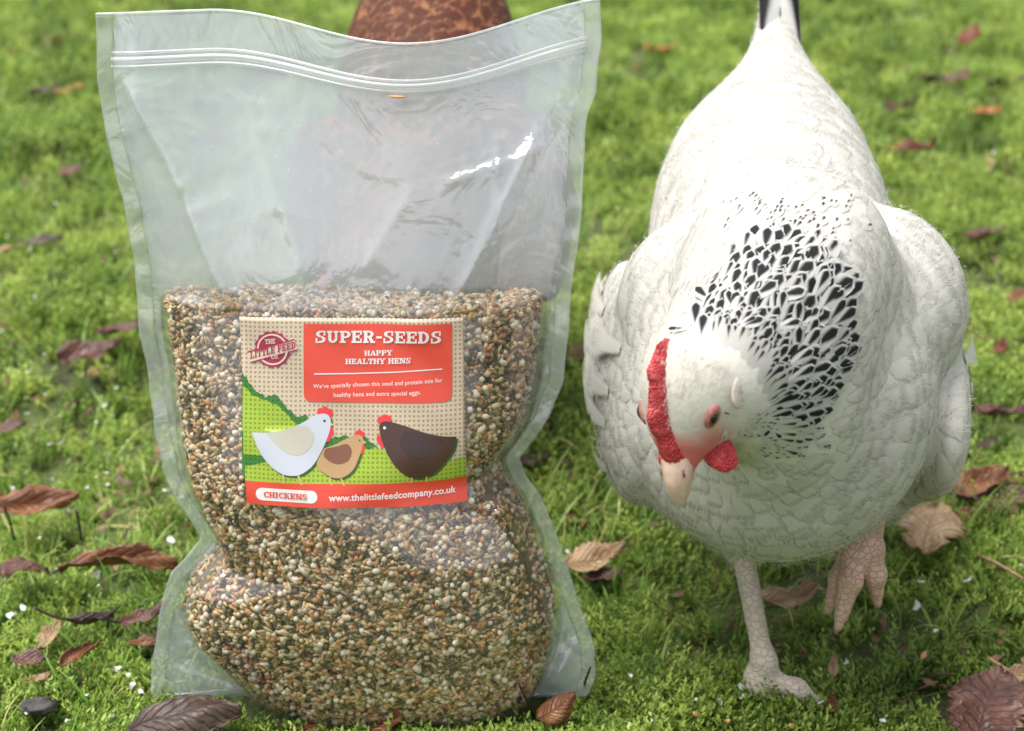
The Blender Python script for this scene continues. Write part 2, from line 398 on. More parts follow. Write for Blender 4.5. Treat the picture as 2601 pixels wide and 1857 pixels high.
CL = lambda s: np.interp(s, [q[1] for q in _c][::-1], [q[0] for q in _c][::-1]); CRt = lambda s: np.interp(s, [q[1] for q in _d][::-1], [q[0] for q in _d][::-1])
def facet(x, s, a, b):
    """a flat middle with two sloping flanks, the way the empty film folds"""
    l = np.clip((x - a) / np.maximum(CL(s) - a, .004), 0, 1); r = np.clip((b - x) / np.maximum(b - CRt(s), .004), 0, 1)
    q = np.minimum(l, r); return q ** .9 * (1.06 - .06 * q)
def pouch(x, s, side=1, off=0.0):
    """point on the front (side 1), mid (0) or back (-1) sheet"""
    x = np.asarray(x, float); s = np.asarray(s, float)
    a, b = inner(s); xc = (a + b) / 2; hw = np.maximum((b - a) / 2, .01)
    h = np.abs((x - xc) / hw); kk = np.clip((s - SFILL) / .04, 0, 1); hh = np.minimum(h, 1); shp = (1 - kk) * np.maximum(1 - hh ** 3.0, 0) ** .55 + kk * facet(x, s, a, b)
    B = bend(x, s)
    cw = np.clip((x - (XL(.34) + XR(.34)) / 2 - .035) / .105, -1, 1); dip = .5 + .5 * np.cos(math.pi * cw); drop = .0185 * dip * np.clip((s - .22) / .15, 0, 1) ** 1.3
    wr = .0010 * (np.sin(31 * x + 23 * s + _wp[0]) * np.sin(17 * s - 37 * x + _wp[1]) + .6 * np.sin(71 * x + _wp[2] + 31 * s) * np.sin(53 * s + _wp[3])) 
    if side > 0: t = np.interp(s, _ss, TFv) * shp + .0012 + creases(x, s) + wr
    elif side < 0: t = -(np.interp(s, _ss, TBv) * shp + .0012) + .5 * creases(x + .02, s) + wr
    else: t = np.zeros_like(shp) + .8 * wr + .0005 * np.sin(57 * s + 60 * x + 2 * np.sin(31 * s)) + .00025 * np.sin(223 * s + 3 * np.sin(47 * s))
    edge = np.clip(np.minimum(x - XL(s) , XR(s) - x) / SEAL, 0, 1) if side == 0 else np.clip(np.minimum(x - XL(s) - SEAL, XR(s) - SEAL - x) / .012, 0, 1)
    if side: t = t * edge + side * .0004 * (1 - edge)
    t = t + B + off * side
    P = np.stack([x, np.full_like(x, BY0), np.zeros_like(x)], -1) + s[..., None] * PS + t[..., None] * PN
    P[..., 2] -= drop
    return P
def plastic(name, haze, hcol=(.78, .84, .91), rough=.10, bump=.35, swirl=True):
    k = N(name)
    tc = k.n('ShaderNodeTexCoord'); vec = tc.outputs['Object']
    a = k.noise(15, 3, vec, 3.4, .5); b = k.noise(60, 2, vec, .6)
    hgt = k.math('ADD', k.math('MULTIPLY', a, 1.0), k.math('MULTIPLY', b, .12))
    nm = k.bump(hgt, bump, .012 if swirl else .003)
    if swirl:
        sl = k.n('ShaderNodeAttribute', attribute_name='slack')
        pm = k.ramp(k.noise(9, 2, vec), [(.40, (.25, .25, .25)), (.62, (1, 1, 1))])
        k.l(k.math('MULTIPLY', k.math('MULTIPLY', sl.outputs['Fac'], pm), bump * 1.1), nm.node.inputs['Strength'])
    at = k.n('ShaderNodeAttribute', attribute_name='dust')
    hz = k.math('MULTIPLY', at.outputs['Fac'], haze)
    dust = k.noise(420, 2, vec); hz = k.math('ADD', hz, k.math('MULTIPLY', k.ramp(dust, [(.68, (0, 0, 0)), (.76, (1, 1, 1))]), .10))
    tp = k.n('ShaderNodeBsdfTransparent'); tp.inputs[0].default_value = (.98, .978, .972, 1)
    df = k.n('ShaderNodeBsdfDiffuse'); df.inputs[0].default_value = (*hcol, 1); k.l(nm, df.inputs['Normal'])
    tl = k.n('ShaderNodeBsdfTranslucent'); tl.inputs[0].default_value = (*hcol, 1)
    base = k.shade(tp.outputs[0], k.shade(df.outputs[0], tl.outputs[0], .4), hz)
    gl = k.n('ShaderNodeBsdfGlossy'); gl.inputs['Roughness'].default_value = rough; gl.inputs[0].default_value = (1, 1, 1, 1); k.l(nm, gl.inputs['Normal'])
    fr = k.n('ShaderNodeLayerWeight'); fr.inputs[0].default_value = .5; k.l(nm, fr.inputs['Normal'])
    sch = k.math('ADD', k.math('MULTIPLY', k.math('POWER', fr.outputs['Facing'], 5.0), .90), .10)
    return k.done(k.shade(base, gl.outputs[0], sch))
BAG = empty('seed_bag', (float((XL(.0) + XR(.0)) / 2), BY0, 0)); BO = np.array(BAG.location)
tag(BAG, 'clear resealable plastic stand-up pouch half full of mixed seed, with a printed label', 'bag')
def build_bag():
    m_panel = plastic('clear_plastic_film', 1.0); m_seal = plastic('heat_sealed_film', 1.0, (.78, .86, .86), .14, .35, False); m_zip = plastic('zip_plastic', 1.0, (.90, .93, .95), .30, .1, False)
    nu, nv = 150, 210
    S = np.linspace(0, 1, nv); U = np.linspace(0, 1, nu)
    for side, nm in ((1, 'front_panel'), (-1, 'back_panel')):
        u = U[:, None] * np.ones((1, nv)); s = S[None, :] * top_s(_tl[0] + (_tr[0] - _tl[0]) * u)
        a, b = XL(s) + SEAL, XR(s) - SEAL; x = a + (b - a) * u
        P = pouch(x, s, side)
        if side < 0: P = pouch(x, s * .994, side)
        fl, fr = inner(s); infill = (s < SFILL) & (x > fl) & (x < fr)
        up = np.clip((s - SFILL) / .02, 0, 1)
        dust = np.where(infill, .03, .20 + .13 * up) if side > 0 else np.where(infill, .10, .36 + .12 * up)
        # dust clings unevenly inside the empty part
        dust = dust * (1 + .25 * np.sin(22 * x + 1.0) * np.sin(17 * s + .5))
        mesh_obj(nm, P.reshape(-1, 3) - BO, grid_faces(nu, nv), m_panel, BAG, attrs={'dust': dust.ravel(), 'slack': np.where(infill, .12, 1.0).ravel()})
    # bottom gusset: a shallow fold between the two panels
    u = np.linspace(0, 1, 60); x = XL(0) + SEAL + (XR(0) - XL(0) - 2 * SEAL) * u
    f = pouch(x, np.zeros(60), 1); b = pouch(x, np.zeros(60), -1); k = np.linspace(0, 1, 12)
    G = f[:, None] * (1 - k)[None, :, None] + b[:, None] * k[None, :, None]; G[..., 2] += .006 * np.sin(k * math.pi)[None, :] * (1 - (2 * u - 1) ** 2)[:, None] + .0015
    mesh_obj('bottom_gusset', G.reshape(-1, 3) - BO, grid_faces(60, 12), m_panel, BAG, attrs={'dust': np.full(720, .2), 'slack': np.full(720, 1.0)})
    # side seals, two films pressed into one strip with real thickness
    for sg in (0, 1):
        s = np.linspace(0, top_s(_tl[0] if sg == 0 else _tr[0]), 160)[None, :] * np.ones((6, 1)); k = np.linspace(0, 1, 6)[:, None] * np.ones((1, 160))
        x = XL(s) + SEAL * k if sg == 0 else XR(s) - SEAL * (1 - k)
        P = pouch(x, s, 0)
        o = mesh_obj('side_seal', P.reshape(-1, 3) - BO, grid_faces(6, 160), m_seal, BAG, attrs={'dust': np.full(960, .25)})
        md = o.modifiers.new('thick', 'SOLIDIFY'); md.thickness = .0006; md.offset = 0
    # zip: three moulded ridges across the front, plus a top lip
    for (yl, yr, rad) in ((117, 77, .0008), (133, 91, .0017), (148, 105, .0011)):
        sl = on_plane(250, yl)[1]; sr = on_plane(1290, yr)[1]
        t = np.linspace(0, 1, 90); s = sl + (sr - sl) * t; x = XL(s) + SEAL * .9 + (XR(s) - XL(s) - 1.8 * SEAL) * t
        P = pouch(x, s, 1, .0006)
        V, F = tube(P, np.full(90, rad), 8); mesh_obj('zip_ridge', V - BO, F, m_zip, BAG, attrs={'dust': np.full(len(V), .34)})
    t = np.linspace(0, 1, 90); s = _tl[1] + (_tr[1] - _tl[1]) * t - .0006; x = XL(s) + (XR(s) - XL(s)) * t
    V, F = tube(pouch(x, s, 0), np.full(90, .0006), 6); mesh_obj('top_lip', V - BO, F, m_zip, BAG, attrs={'dust': np.full(len(V), .5)})
build_bag()

# ------------------------------------------------------------------ the seeds inside (uncountable)
def ico(sub=1):
    bm = bmesh.new(); bmesh.ops.create_icosphere(bm, subdivisions=sub, radius=1.0)
    V = np.array([v.co[:] for v in bm.verts]); F = np.array([[v.index for v in f.verts] for f in bm.faces]); bm.free(); return V, F
def seed_mesh(P, Nrm, r):
    """P, Nrm: where seeds lie and which way the pile faces there"""
    ball_V, ball_F = ico(1)
    kinds = [ # share, half sizes (mm), colours
        (.23, (1.15, 1.1, 1.05), [(.56, .39, .20), (.66, .54, .34), (.58, .46, .26), (.36, .25, .13)]),
        (.30, (2.7, .85, .75), [(.42, .29, .13), (.52, .38, .19), (.28, .185, .085), (.56, .44, .26)]),
        (.085, (1.15, 1.1, 1.05), [(.42, .12, .045), (.48, .17, .06), (.33, .10, .05)]),
        (.05, (2.3, 1.2, 1.1), [(.50, .25, .08), (.55, .31, .12), (.45, .21, .07)]),
        (.23, (1.2, 1.0, .95), [(.035, .025, .02), (.06, .04, .03), (.025, .025, .03), (.10, .06, .04)]),
        (.022, (2.8, 1.6, 1.1), [(.70, .64, .52), (.64, .58, .44)]),
        (.10, (1.45, 1.4, 1.35), [(.70, .65, .55), (.60, .52, .40)])]
    share = np.array([k[0] for k in kinds]); pick = r.choice(len(kinds), len(P), p=share / share.sum())
    Vs, Fs, Cs = [], [], []; base = 0
    for ki, (_, sz, cols) in enumerate(kinds):
        m = pick == ki; n = m.sum()
        if not n: continue
        T = ball_V * np.array(sz) * .00136
        if sz[0] > 2: T = T.copy(); q = ball_V[:, 0]; T[:, 1:] *= (1 - .35 * q ** 2 - .12 * q)[:, None]
        nr = Nrm[m] + r.normal(0, .35, (n, 3)); nr /= np.linalg.norm(nr, axis=1)[:, None]
        up = np.array([0, 0, 1.]) + r.normal(0, .75, (n, 3)); ax = np.cross(nr, up); ax /= np.linalg.norm(ax, axis=1)[:, None] + 1e-9
        ay = np.cross(nr, ax); M = np.stack([ax, ay, nr], -1)
        sc = r.uniform(.78, 1.18, (n, 1, 1))
        V = np.einsum('nij,vj->nvi', M, T) * sc + P[m][:, None]
        c = np.array(cols)[r.integers(0, len(cols), n)] * r.uniform(.8, 1.2, (n, 1)) * np.array([.98, .93, .87])
        Vs.append(V.reshape(-1, 3)); Cs.append(np.repeat(c, len(T), 0))
        Fs.append((ball_F[None] + (np.arange(n) * len(T))[:, None, None]).reshape(-1, 3) + base); base += n * len(T)
    return np.vstack(Vs), np.vstack(Fs), np.clip(np.vstack(Cs), 0, 1)
def build_seeds():
    r = np.random.default_rng(3); PP, NN = [], []
    def top_z(x): return SFILL - .0025 + .0022 * np.sin(30 * x) + .0012 * np.sin(97 * x + 1) + .0008 * np.sin(210 * x) 
    for side, n, depths in ((1, 7800, (.0020, .0044, .0070)), (-1, 2600, (.002,))):
        for d in depths:
            s = r.uniform(.001, SFILL, n); a, b = inner(s); x = a + (b - a) * r.uniform(0.014, .986, n)
            # even out by area near the rounded sides
            P = pouch(x, s, side); e = 5e-4
            du = pouch(x + e, s, side) - P; dv = pouch(x, s + e, side) - P; nr = np.cross(du, dv) * side; nr /= np.linalg.norm(nr, axis=1)[:, None]
            nr *= np.sign((nr @ PN) * side)[:, None]
            P = P - nr * (d + r.uniform(0, .0012, n))[:, None]
            ok = (P[:, 2] > .001); PP.append(P[ok]); NN.append(nr[ok])
    # extra seeds along the curved flanks
    for sg in (0, 1):
        n = 2300; s = r.uniform(.001, SFILL, n); a, b = inner(s); q = .014 + r.uniform(0, 1, n) ** 2 * .12
        x = a + (b - a) * (q if sg == 0 else 1 - q); f = pouch(x, s, 1); bk = pouch(x, s, -1); k = r.uniform(.03, .97, n)[:, None]
        P = f * (1 - k) + bk * k; P[:, 0] += (.0022 if sg == 0 else -.0022); PP.append(P); NN.append(np.tile([-1. if sg == 0 else 1., -.3, 0], (n, 1)))
    # the level top of the heap
    for d in (0, .0022, .0045):
        n = 2500; x0, x1 = inner(np.array([SFILL]))
        x = r.uniform(x0[0] + .005, x1[0] - .005, n); s = top_z(x) - d + r.normal(0, .0007, n); f = pouch(x, s, 1); b = pouch(x, s, -1); k = r.uniform(.06, .94, n)[:, None]
        PP.append(f * (1 - k) + b * k); NN.append(np.tile([0, 0, 1.], (n, 1)))
    P = np.vstack(PP); Nr = np.vstack(NN)
    V, F, C = seed_mesh(P, Nr, r)
    k = N('mixed_seed')
    at = k.n('ShaderNodeAttribute', attribute_name='tint'); nz = k.noise(900, 2)
    c = k.mix(k.ramp(nz, [(.45, (0, 0, 0)), (.7, (.5, .5, .5))]), at.outputs['Color'], (.30, .22, .13))
    m = k.done(k.pr(c, .48, Specular_IOR_Level=.4))
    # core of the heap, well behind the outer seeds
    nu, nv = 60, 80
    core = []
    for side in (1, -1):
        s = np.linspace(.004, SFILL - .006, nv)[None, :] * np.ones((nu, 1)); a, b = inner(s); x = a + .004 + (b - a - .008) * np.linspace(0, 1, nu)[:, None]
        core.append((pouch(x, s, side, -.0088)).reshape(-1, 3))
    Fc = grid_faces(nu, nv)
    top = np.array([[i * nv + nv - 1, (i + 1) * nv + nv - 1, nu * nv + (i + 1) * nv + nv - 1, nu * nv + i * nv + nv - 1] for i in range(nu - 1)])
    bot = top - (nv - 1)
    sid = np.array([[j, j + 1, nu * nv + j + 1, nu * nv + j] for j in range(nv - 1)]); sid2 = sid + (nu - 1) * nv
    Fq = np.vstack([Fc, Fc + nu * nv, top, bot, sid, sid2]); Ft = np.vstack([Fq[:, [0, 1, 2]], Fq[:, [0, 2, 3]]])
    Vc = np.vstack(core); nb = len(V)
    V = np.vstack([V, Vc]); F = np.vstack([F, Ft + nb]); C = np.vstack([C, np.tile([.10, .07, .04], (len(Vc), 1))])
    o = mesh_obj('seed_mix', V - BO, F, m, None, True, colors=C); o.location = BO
    tag(o, 'mixed bird seed of millet, grain and dark seeds filling the clear pouch', 'seeds', kind='stuff')
build_seeds()
# ------------------------------------------------------------------ hens
def surface_nets(Fd, org, h):
    nx, ny, nz = Fd.shape; neg = Fd < 0
    c = np.zeros((nx - 1, ny - 1, nz - 1), np.int8)
    for i in (0, 1):
        for j in (0, 1):
            for k in (0, 1): c += neg[i:nx - 1 + i, j:ny - 1 + j, k:nz - 1 + k]
    act = (c > 0) & (c < 8); I = np.argwhere(act); idx = -np.ones(act.shape, np.int64); idx[act] = np.arange(len(I))
    acc = np.zeros((len(I), 3)); cnt = np.zeros(len(I))
    corners = [(i, j, k) for i in (0, 1) for j in (0, 1) for k in (0, 1)]
    val = {q: Fd[I[:, 0] + q[0], I[:, 1] + q[1], I[:, 2] + q[2]] for q in corners}
    for a in corners:
        for ax in range(3):
            if a[ax] == 0:
                b = list(a); b[ax] = 1; b = tuple(b); m = (val[a] < 0) != (val[b] < 0)
                t = val[a] / np.where(m, val[a] - val[b], 1); p = np.tile(np.array(a, float), (len(I), 1)); p[:, ax] += t
                acc[m] += p[m]; cnt[m] += 1
    V = org + (I + acc / cnt[:, None]) * h
    Fs = []
    for ax in range(3):
        o1, o2 = [(1, 2), (2, 0), (0, 1)][ax]
        sl = [slice(None)] * 3; sl2 = [slice(None)] * 3; sl[ax] = slice(0, -1); sl2[ax] = slice(1, None)
        s0 = neg[tuple(sl)]; s1 = neg[tuple(sl2)]; E = np.argwhere(s0 != s1)
        E = E[(E[:, o1] > 0) & (E[:, o2] > 0) & (E[:, o1] < Fd.shape[o1] - 1) & (E[:, o2] < Fd.shape[o2] - 1)]
        def cell(d1, d2):
            q = E.copy(); q[:, o1] -= d1; q[:, o2] -= d2; return idx[q[:, 0], q[:, 1], q[:, 2]]
        Q = np.stack([cell(1, 1), cell(0, 1), cell(0, 0), cell(1, 0)], -1)
        flip = ~s0[E[:, 0], E[:, 1], E[:, 2]]; Q[flip] = Q[flip][:, ::-1]; Fs.append(Q)
    return V, np.vstack(Fs)
def sd_ell(P, c, r, M=None):
    q = P - np.asarray(c, np.float32)
    if M is not None: q = q @ np.asarray(M, np.float32).T
    r = np.asarray(r, np.float32); k0 = np.linalg.norm(q / r, axis=-1); k1 = np.linalg.norm(q / (r * r), axis=-1) + 1e-6
    return k0 * (k0 - 1) / k1
def sd_cone(P, a, b, ra, rb):
    a = np.asarray(a, np.float32); b = np.asarray(b, np.float32); ab = b - a; q = P - a
    t = np.clip((q @ ab) / (ab @ ab), 0, 1); return np.linalg.norm(q - t[..., None] * ab, axis=-1) - (ra + (rb - ra) * t)
def smin(a, b, k):
    h = np.maximum(k - np.abs(a - b), 0) / k; return np.minimum(a, b) - h * h * k * .25
def sdf_mesh(fn, lo, hi, h):
    lo = np.array(lo); hi = np.array(hi); n = np.ceil((hi - lo) / h).astype(int) + 1
    G = np.stack(np.meshgrid(*[lo[i] + np.arange(n[i]) * h for i in range(3)], indexing='ij'), -1).astype(np.float32)
    return surface_nets(fn(G), lo, h)
def vnormals(V, F):
    n = np.cross(V[F[:, 2]] - V[F[:, 0]], V[F[:, 3]] - V[F[:, 1]]); out = np.zeros_like(V)
    for k in range(4): np.add.at(out, F[:, k], n)
    return out / (np.linalg.norm(out, axis=1)[:, None] + 1e-12)
def smooth_mesh(V, F, it=2, lam=.5):
    for _ in range(it):
        acc = np.zeros_like(V); cnt = np.zeros(len(V))
        for k in range(4):
            a, b = F[:, k], F[:, (k + 1) % 4]
            np.add.at(acc, a, V[b]); np.add.at(cnt, a, 1); np.add.at(acc, b, V[a]); np.add.at(cnt, b, 1)
        V = V + lam * (acc / cnt[:, None] - V)
    return V

H0 = np.array([.145, .72, 0.0])                      # where the white hen stands
def W(x, y, D): return at_D(x, y, D) - H0            # picture point at a depth -> hen space
def WY(x, y, Y): return at_Y(x, y, Y) - H0
# the head's own axes: beak direction, crown direction, left cheek direction
hf = -CU * .985 - CR * .10 - CF * .06; hf /= np.linalg.norm(hf)
hu = -CF * math.cos(R(40)) - CR * math.sin(R(40)); hu -= hf * (hu @ hf); hu /= np.linalg.norm(hu)
hl = np.cross(hu, hf); hl = hl if hl @ CR > 0 else -hl
HC = W(1516, 870, .664)                              # middle of the skull
def hp(f, u, l): return HC + hf * f + hu * u + hl * l
HM = np.stack([hl, hf, hu])
NECK = [hp(-.012, -.006, .004), W(1635, 770, .685), W(1720, 690, .712), W(1750, 600, .745)]
NR = [.0195, .030, .043, .052]
def hen_sdf(P):
    d = sd_ell(P, (-.006, -.012, .178), (.078, .082, .084))                # breast
    d = smin(d, sd_ell(P, (.006, .070, .198), (.070, .13, .080)), .05)     # trunk
    d = smin(d, sd_ell(P, (.014, .160, .232), (.066, .105, .068)), .04)     # saddle
    d = smin(d, sd_cone(P, (.026, .20, .26), (.030, .30, .345), .030, .003), .045)  # tail root
    d = smin(d, sd_ell(P, (-.042, .026, .216), (.045, .062, .048)), .007)   # shoulders
    d = smin(d, sd_ell(P, (.052, .026, .219), (.047, .062, .052)), .007)
    # folded wings hug the flanks
    d = smin(d, sd_ell(P, (-.076, .060, .160), (.021, .095, .060)), .005)
    d = smin(d, sd_ell(P, (.086, .060, .158), (.022, .095, .060)), .005)
    # fluff over the thighs
    d = smin(d, sd_cone(P, (-.030, .02, .13), TH_A, .045, .011), .03)
    d = smin(d, sd_cone(P, (.050, .035, .14), TH_B, .046, .017), .03)
    for i in range(3): d = smin(d, sd_cone(P, NECK[i], NECK[i + 1], NR[i], NR[i + 1]), .022)
    d = smin(d, sd_cone(P, hp(-.002, -.014, .010), W(1715, 885, .712), .016, .036), .03)   # throat ruff
    # head
    d = smin(d, sd_ell(P, hp(0, 0, 0), (.0175, .024, .0180), HM), .012)
    d = smin(d, sd_ell(P, hp(.010, -.006, 0), (.0150, .019, .0140), HM), .010)
    d = smin(d, sd_cone(P, hp(.014, -.003, 0), hp(.034, -.004, 0), .0115, .0066), .008)
    d = smin(d, sd_ell(P, hp(-.006, -.009, .013), (.006, .008, .008), HM), .006)   # ear patch
    d = smin(d, sd_ell(P, hp(.002, .006, .0125), (.005, .012, .004), HM), .006)    # brow
    return d
ANK_A = at_z(1690, 1492, .012) - H0; TOP_A = WY(1643, 1225, .735); TH_A = TOP_A + np.array([0, 0, .004])
HOCK_B = WY(1927, 1120, .752); ANK_B = WY(1915, 1215, .705); TH_B = HOCK_B + np.array([.004, .004, .006])
def leg_a(P):
    d = sd_cone(P, TOP_A + np.array([-.001, .002, .012]), ANK_A + np.array([0, 0, .012]), .0068, .0056)
    d = smin(d, sd_ell(P, ANK_A + np.array([.002, 0, .003]), (.0074, .0080, .009)), .010)
    for (dx, dy, r0, r1) in ((.040, -.014, .0054, .0030), (.010, -.034, .0054, .0030), (-.026, -.022, .0050, .003), (-.010, .026, .0046, .003)):
        m = ANK_A + np.array([dx * .5, dy * .5, -.007 if dx > .03 else -.021]); e = ANK_A + np.array([dx, dy, -.020 if dx > .03 else -.036])
        d = smin(d, sd_cone(P, ANK_A + np.array([0, 0, -.004]), m, r0 + .0012, r0), .006); d = smin(d, sd_cone(P, m, e, r0, r1), .005)
    return d
TOES_B = [[(1900, 1225, .700), (1890, 1290, .690), (1868, 1372, .686)], [(1893, 1222, .704), (1868, 1285, .700), (1846, 1338, .702)], [(1930, 1222, .704), (1943, 1275, .698), (1948, 1322, .698)], [(1925, 1200, .730), (1935, 1245, .748), (1942, 1285, .752)]]
def leg_b(P):
    d = sd_cone(P, HOCK_B, ANK_B, .0115, .0105)
    for tp in TOES_B:
        q = [WY(*t) for t in tp]
        d = smin(d, sd_cone(P, ANK_B, q[0], .0085, .0066), .006); d = smin(d, sd_cone(P, q[0], q[1], .0066, .0062), .004); d = smin(d, sd_cone(P, q[1], q[2], .0062, .0038), .004)
    return d

def feather_mat(name, base, dark=None, soft=False, dcol=(.012, .012, .014)):
    """vane with fine barbs; 'dark' gives the black centre of a hackle feather"""
    k = N(name)
    uv = k.n('ShaderNodeUVMap'); sp = k.n('ShaderNodeSeparateXYZ'); k.l(uv.outputs[0], sp.inputs[0]); u, v = sp.outputs[0], sp.outputs[1]
    geo = k.n('ShaderNodeNewGeometry'); nz = k.noise(45, 3, geo.outputs['Position'])
    ac = k.math('ABSOLUTE', k.math('SUBTRACT', u, .5))
    barb = k.n('ShaderNodeTexWave'); barb.inputs['Scale'].default_value = 9.0; barb.inputs['Distortion'].default_value = 1.2
    cv = k.n('ShaderNodeCombineXYZ'); k.l(k.math('SUBTRACT', v, k.math('MULTIPLY', ac, .9)), cv.inputs[0]); k.l(cv.outputs[0], barb.inputs['Vector'])
    lo = tuple(c * .86 for c in base)
    c = k.ramp(nz, [(.3, lo), (.62, base)])
    if dark is not None:
        wid = k.math('MULTIPLY', k.math('SUBTRACT', v, dark), .62)      # widening towards the tip
        tipfade = k.math('MULTIPLY', k.math('SUBTRACT', .99, v), 2.2)
        lim = k.math('MINIMUM', k.math('MINIMUM', wid, tipfade), .44)
        edge = k.math('MULTIPLY', k.math('SUBTRACT', k.math('ADD', lim, k.math('MULTIPLY', barb.outputs[1], .10)), ac), 7.0)
        c = k.mix(k.n('ShaderNodeClamp', Value=edge).outputs[0], c, dcol)
    p = k.pr(c, .62, k.bump(barb.outputs[1], .25, .0006), Specular_IOR_Level=.25)
    tr = k.n('ShaderNodeBsdfTranslucent'); k.l(c, tr.inputs[0])
    sh = k.shade(p, tr.outputs[0], .06 if soft else .2)
    if soft:   # the vane thins out into loose barbs towards its rim
        fr = k.n('ShaderNodeTexNoise'); fr.inputs['Scale'].default_value = 1.0; fr.inputs['Detail'].default_value = 2.0
        cf = k.n('ShaderNodeCombineXYZ'); k.l(k.math('MULTIPLY', u, 26.0), cf.inputs[0]); k.l(k.math('MULTIPLY', v, 3.0), cf.inputs[1]); k.l(k.n('ShaderNodeObjectInfo').outputs['Random'], cf.inputs[2]); k.l(cf.outputs[0], fr.inputs['Vector'])
        rim = k.math('MINIMUM', k.math('MULTIPLY', k.math('SUBTRACT', 1.0, v), 2.0), k.math('MULTIPLY', k.math('SUBTRACT', .5, ac), 3.2))
        al = k.n('ShaderNodeClamp', Value=k.math('ADD', k.math('MULTIPLY', rim, 1.5), k.math('MULTIPLY', k.math('SUBTRACT', fr.outputs[0], .62), 1.1))).outputs[0]
        tp = k.n('ShaderNodeBsdfTransparent'); sh = k.shade(tp.outputs[0], sh, al)
    return k.done(sh)
def feather_template(nl=6, nw=4, round_=.55, curl=.10, cup=.06, hug=0.0):
    """unit feather along +x (0..1), width across y, lying on z=0"""
    V, UV = [], []
    for j in range(nl + 1):
        t = j / nl; wd = .5 * (.35 + .65 * min(1, t / round_)) if t < round_ else .5 * math.sqrt(max(.012, 1 - ((t - round_) / (1 - round_)) ** 2.2))
        for i in range(nw + 1):
            q = 2 * i / nw - 1; V.append((t - .04 * abs(q) * (t > .9), q * wd, curl * t * (1 - .9 * t) - cup * q * q * .5 - hug * t * t)); UV.append((i / nw, t))
    return np.array(V), grid_faces(nl + 1, nw + 1), np.array(UV)
def lay_feathers(P, Nn, Dn, L, Wd, lift, tmpl, r):
    T, F, UV = tmpl; n = len(P)
    D = Dn - Nn * np.sum(Dn * Nn, 1)[:, None]; D /= np.linalg.norm(D, axis=1)[:, None] + 1e-9
    a = np.asarray(lift)[:, None]; D2 = D * np.cos(a) + Nn * np.sin(a); N2 = Nn * np.cos(a) - D * np.sin(a); Sx = np.cross(N2, D2)
    V = P[:, None] + D2[:, None] * (T[None, :, 0:1] * L[:, None, None]) + Sx[:, None] * (T[None, :, 1:2] * Wd[:, None, None]) + N2[:, None] * (T[None, :, 2:3] * L[:, None, None])
    return V
def soft_normals(o, base, k):
    me = o.data; n = np.empty(len(me.vertices) * 3, np.float32); me.vertices.foreach_get('normal', n); n = n.reshape(-1, 3)
    n *= np.sign(np.sum(n * base, 1))[:, None]; m = base * (1 - k) + n * k; m /= np.linalg.norm(m, axis=1)[:, None] + 1e-9
    me.normals_split_custom_set_from_vertices(m.tolist())
def conform(V, T, base, tip, size=None):
    """lay feather vertices (n, v, 3) on the plumage, rising from base to tip"""
    S = V.shape; Q = V.reshape(-1, 3).astype(np.float32); e = np.float32(.0008)
    for it in range(2):
        d = hen_sdf(Q); g = np.stack([hen_sdf(Q + np.eye(3, dtype=np.float32)[i] * e) - d for i in range(3)], -1); g /= np.linalg.norm(g, axis=1)[:, None] + 1e-9
        tgt = np.tile(base + (tip - base) * T[0][:, 0] - .0003 * (2 * T[2][:, 0] - 1) ** 2, S[0]) if it == 0 else tgt
        if it == 0 and size is not None: tgt = tgt * np.repeat(size, S[1])
        if it == 0: tgt = tgt * np.repeat(.6 + .8 * np.random.default_rng(4).uniform(0, 1, S[0]), S[1])
        Q = Q - g * (d - tgt)[:, None]
    return Q.reshape(S), g
def build_hen_data():
    V, F = sdf_mesh(hen_sdf, (-.16, -.16, .03), (.16, .33, .36), .0028)
    V = smooth_mesh(V, F, 3, .5)
    return V, F, vnormals(V, F)
HV, HF, HN = build_hen_data()
def scaly(name, base, dark):
    k = N(name)
    vor = k.n('ShaderNodeTexVoronoi'); vor.feature = 'DISTANCE_TO_EDGE'; vor.inputs['Scale'].default_value = 1.0
    tc = k.n('ShaderNodeTexCoord'); mp = k.n('ShaderNodeMapping'); mp.inputs['Scale'].default_value = (230, 230, 330); k.l(tc.outputs['Object'], mp.inputs[0]); k.l(mp.outputs[0], vor.inputs['Vector'])
    e = k.ramp(vor.outputs['Distance'], [(.0, (0, 0, 0)), (.11, (1, 1, 1))])
    nz = k.noise(70, 3)
    c = k.mix(e, dark, k.ramp(nz, [(.3, tuple(x * .8 for x in base)), (.7, base)]))
    return k.done(k.pr(c, .5, k.bump(e, .6, .0006), Specular_IOR_Level=.4))
def skin_mat(name):
    k = N(name); at = k.n('ShaderNodeAttribute', attribute_name='tint'); nz = k.noise(60, 4); n2 = k.noise(240, 3)
    c = k.mix(.12, at.outputs['Color'], k.ramp(nz, [(.3, (.4, .38, .32)), (.7, (.95, .93, .88))]), 'MULTIPLY')
    return k.done(k.pr(c, .7, k.bump(n2, .35, .0012), Specular_IOR_Level=.2))
def red_flesh():
    k = N('red_comb_flesh'); vo = k.n('ShaderNodeTexVoronoi'); vo.inputs['Scale'].default_value = 900.0; tc = k.n('ShaderNodeTexCoord'); k.l(tc.outputs['Object'], vo.inputs['Vector']); nz = vo.outputs['Distance']; n2 = k.noise(160, 4)
    c = k.ramp(n2, [(.3, (.36, .022, .030)), (.55, (.52, .045, .055)), (.75, (.64, .12, .12))])
    return k.done(k.pr(c, .42, k.bump(nz, .9, .0012), Specular_IOR_Level=.4, Subsurface_Weight=.12, Subsurface_Radius=(.004, .001, .001), Subsurface_Scale=.5))

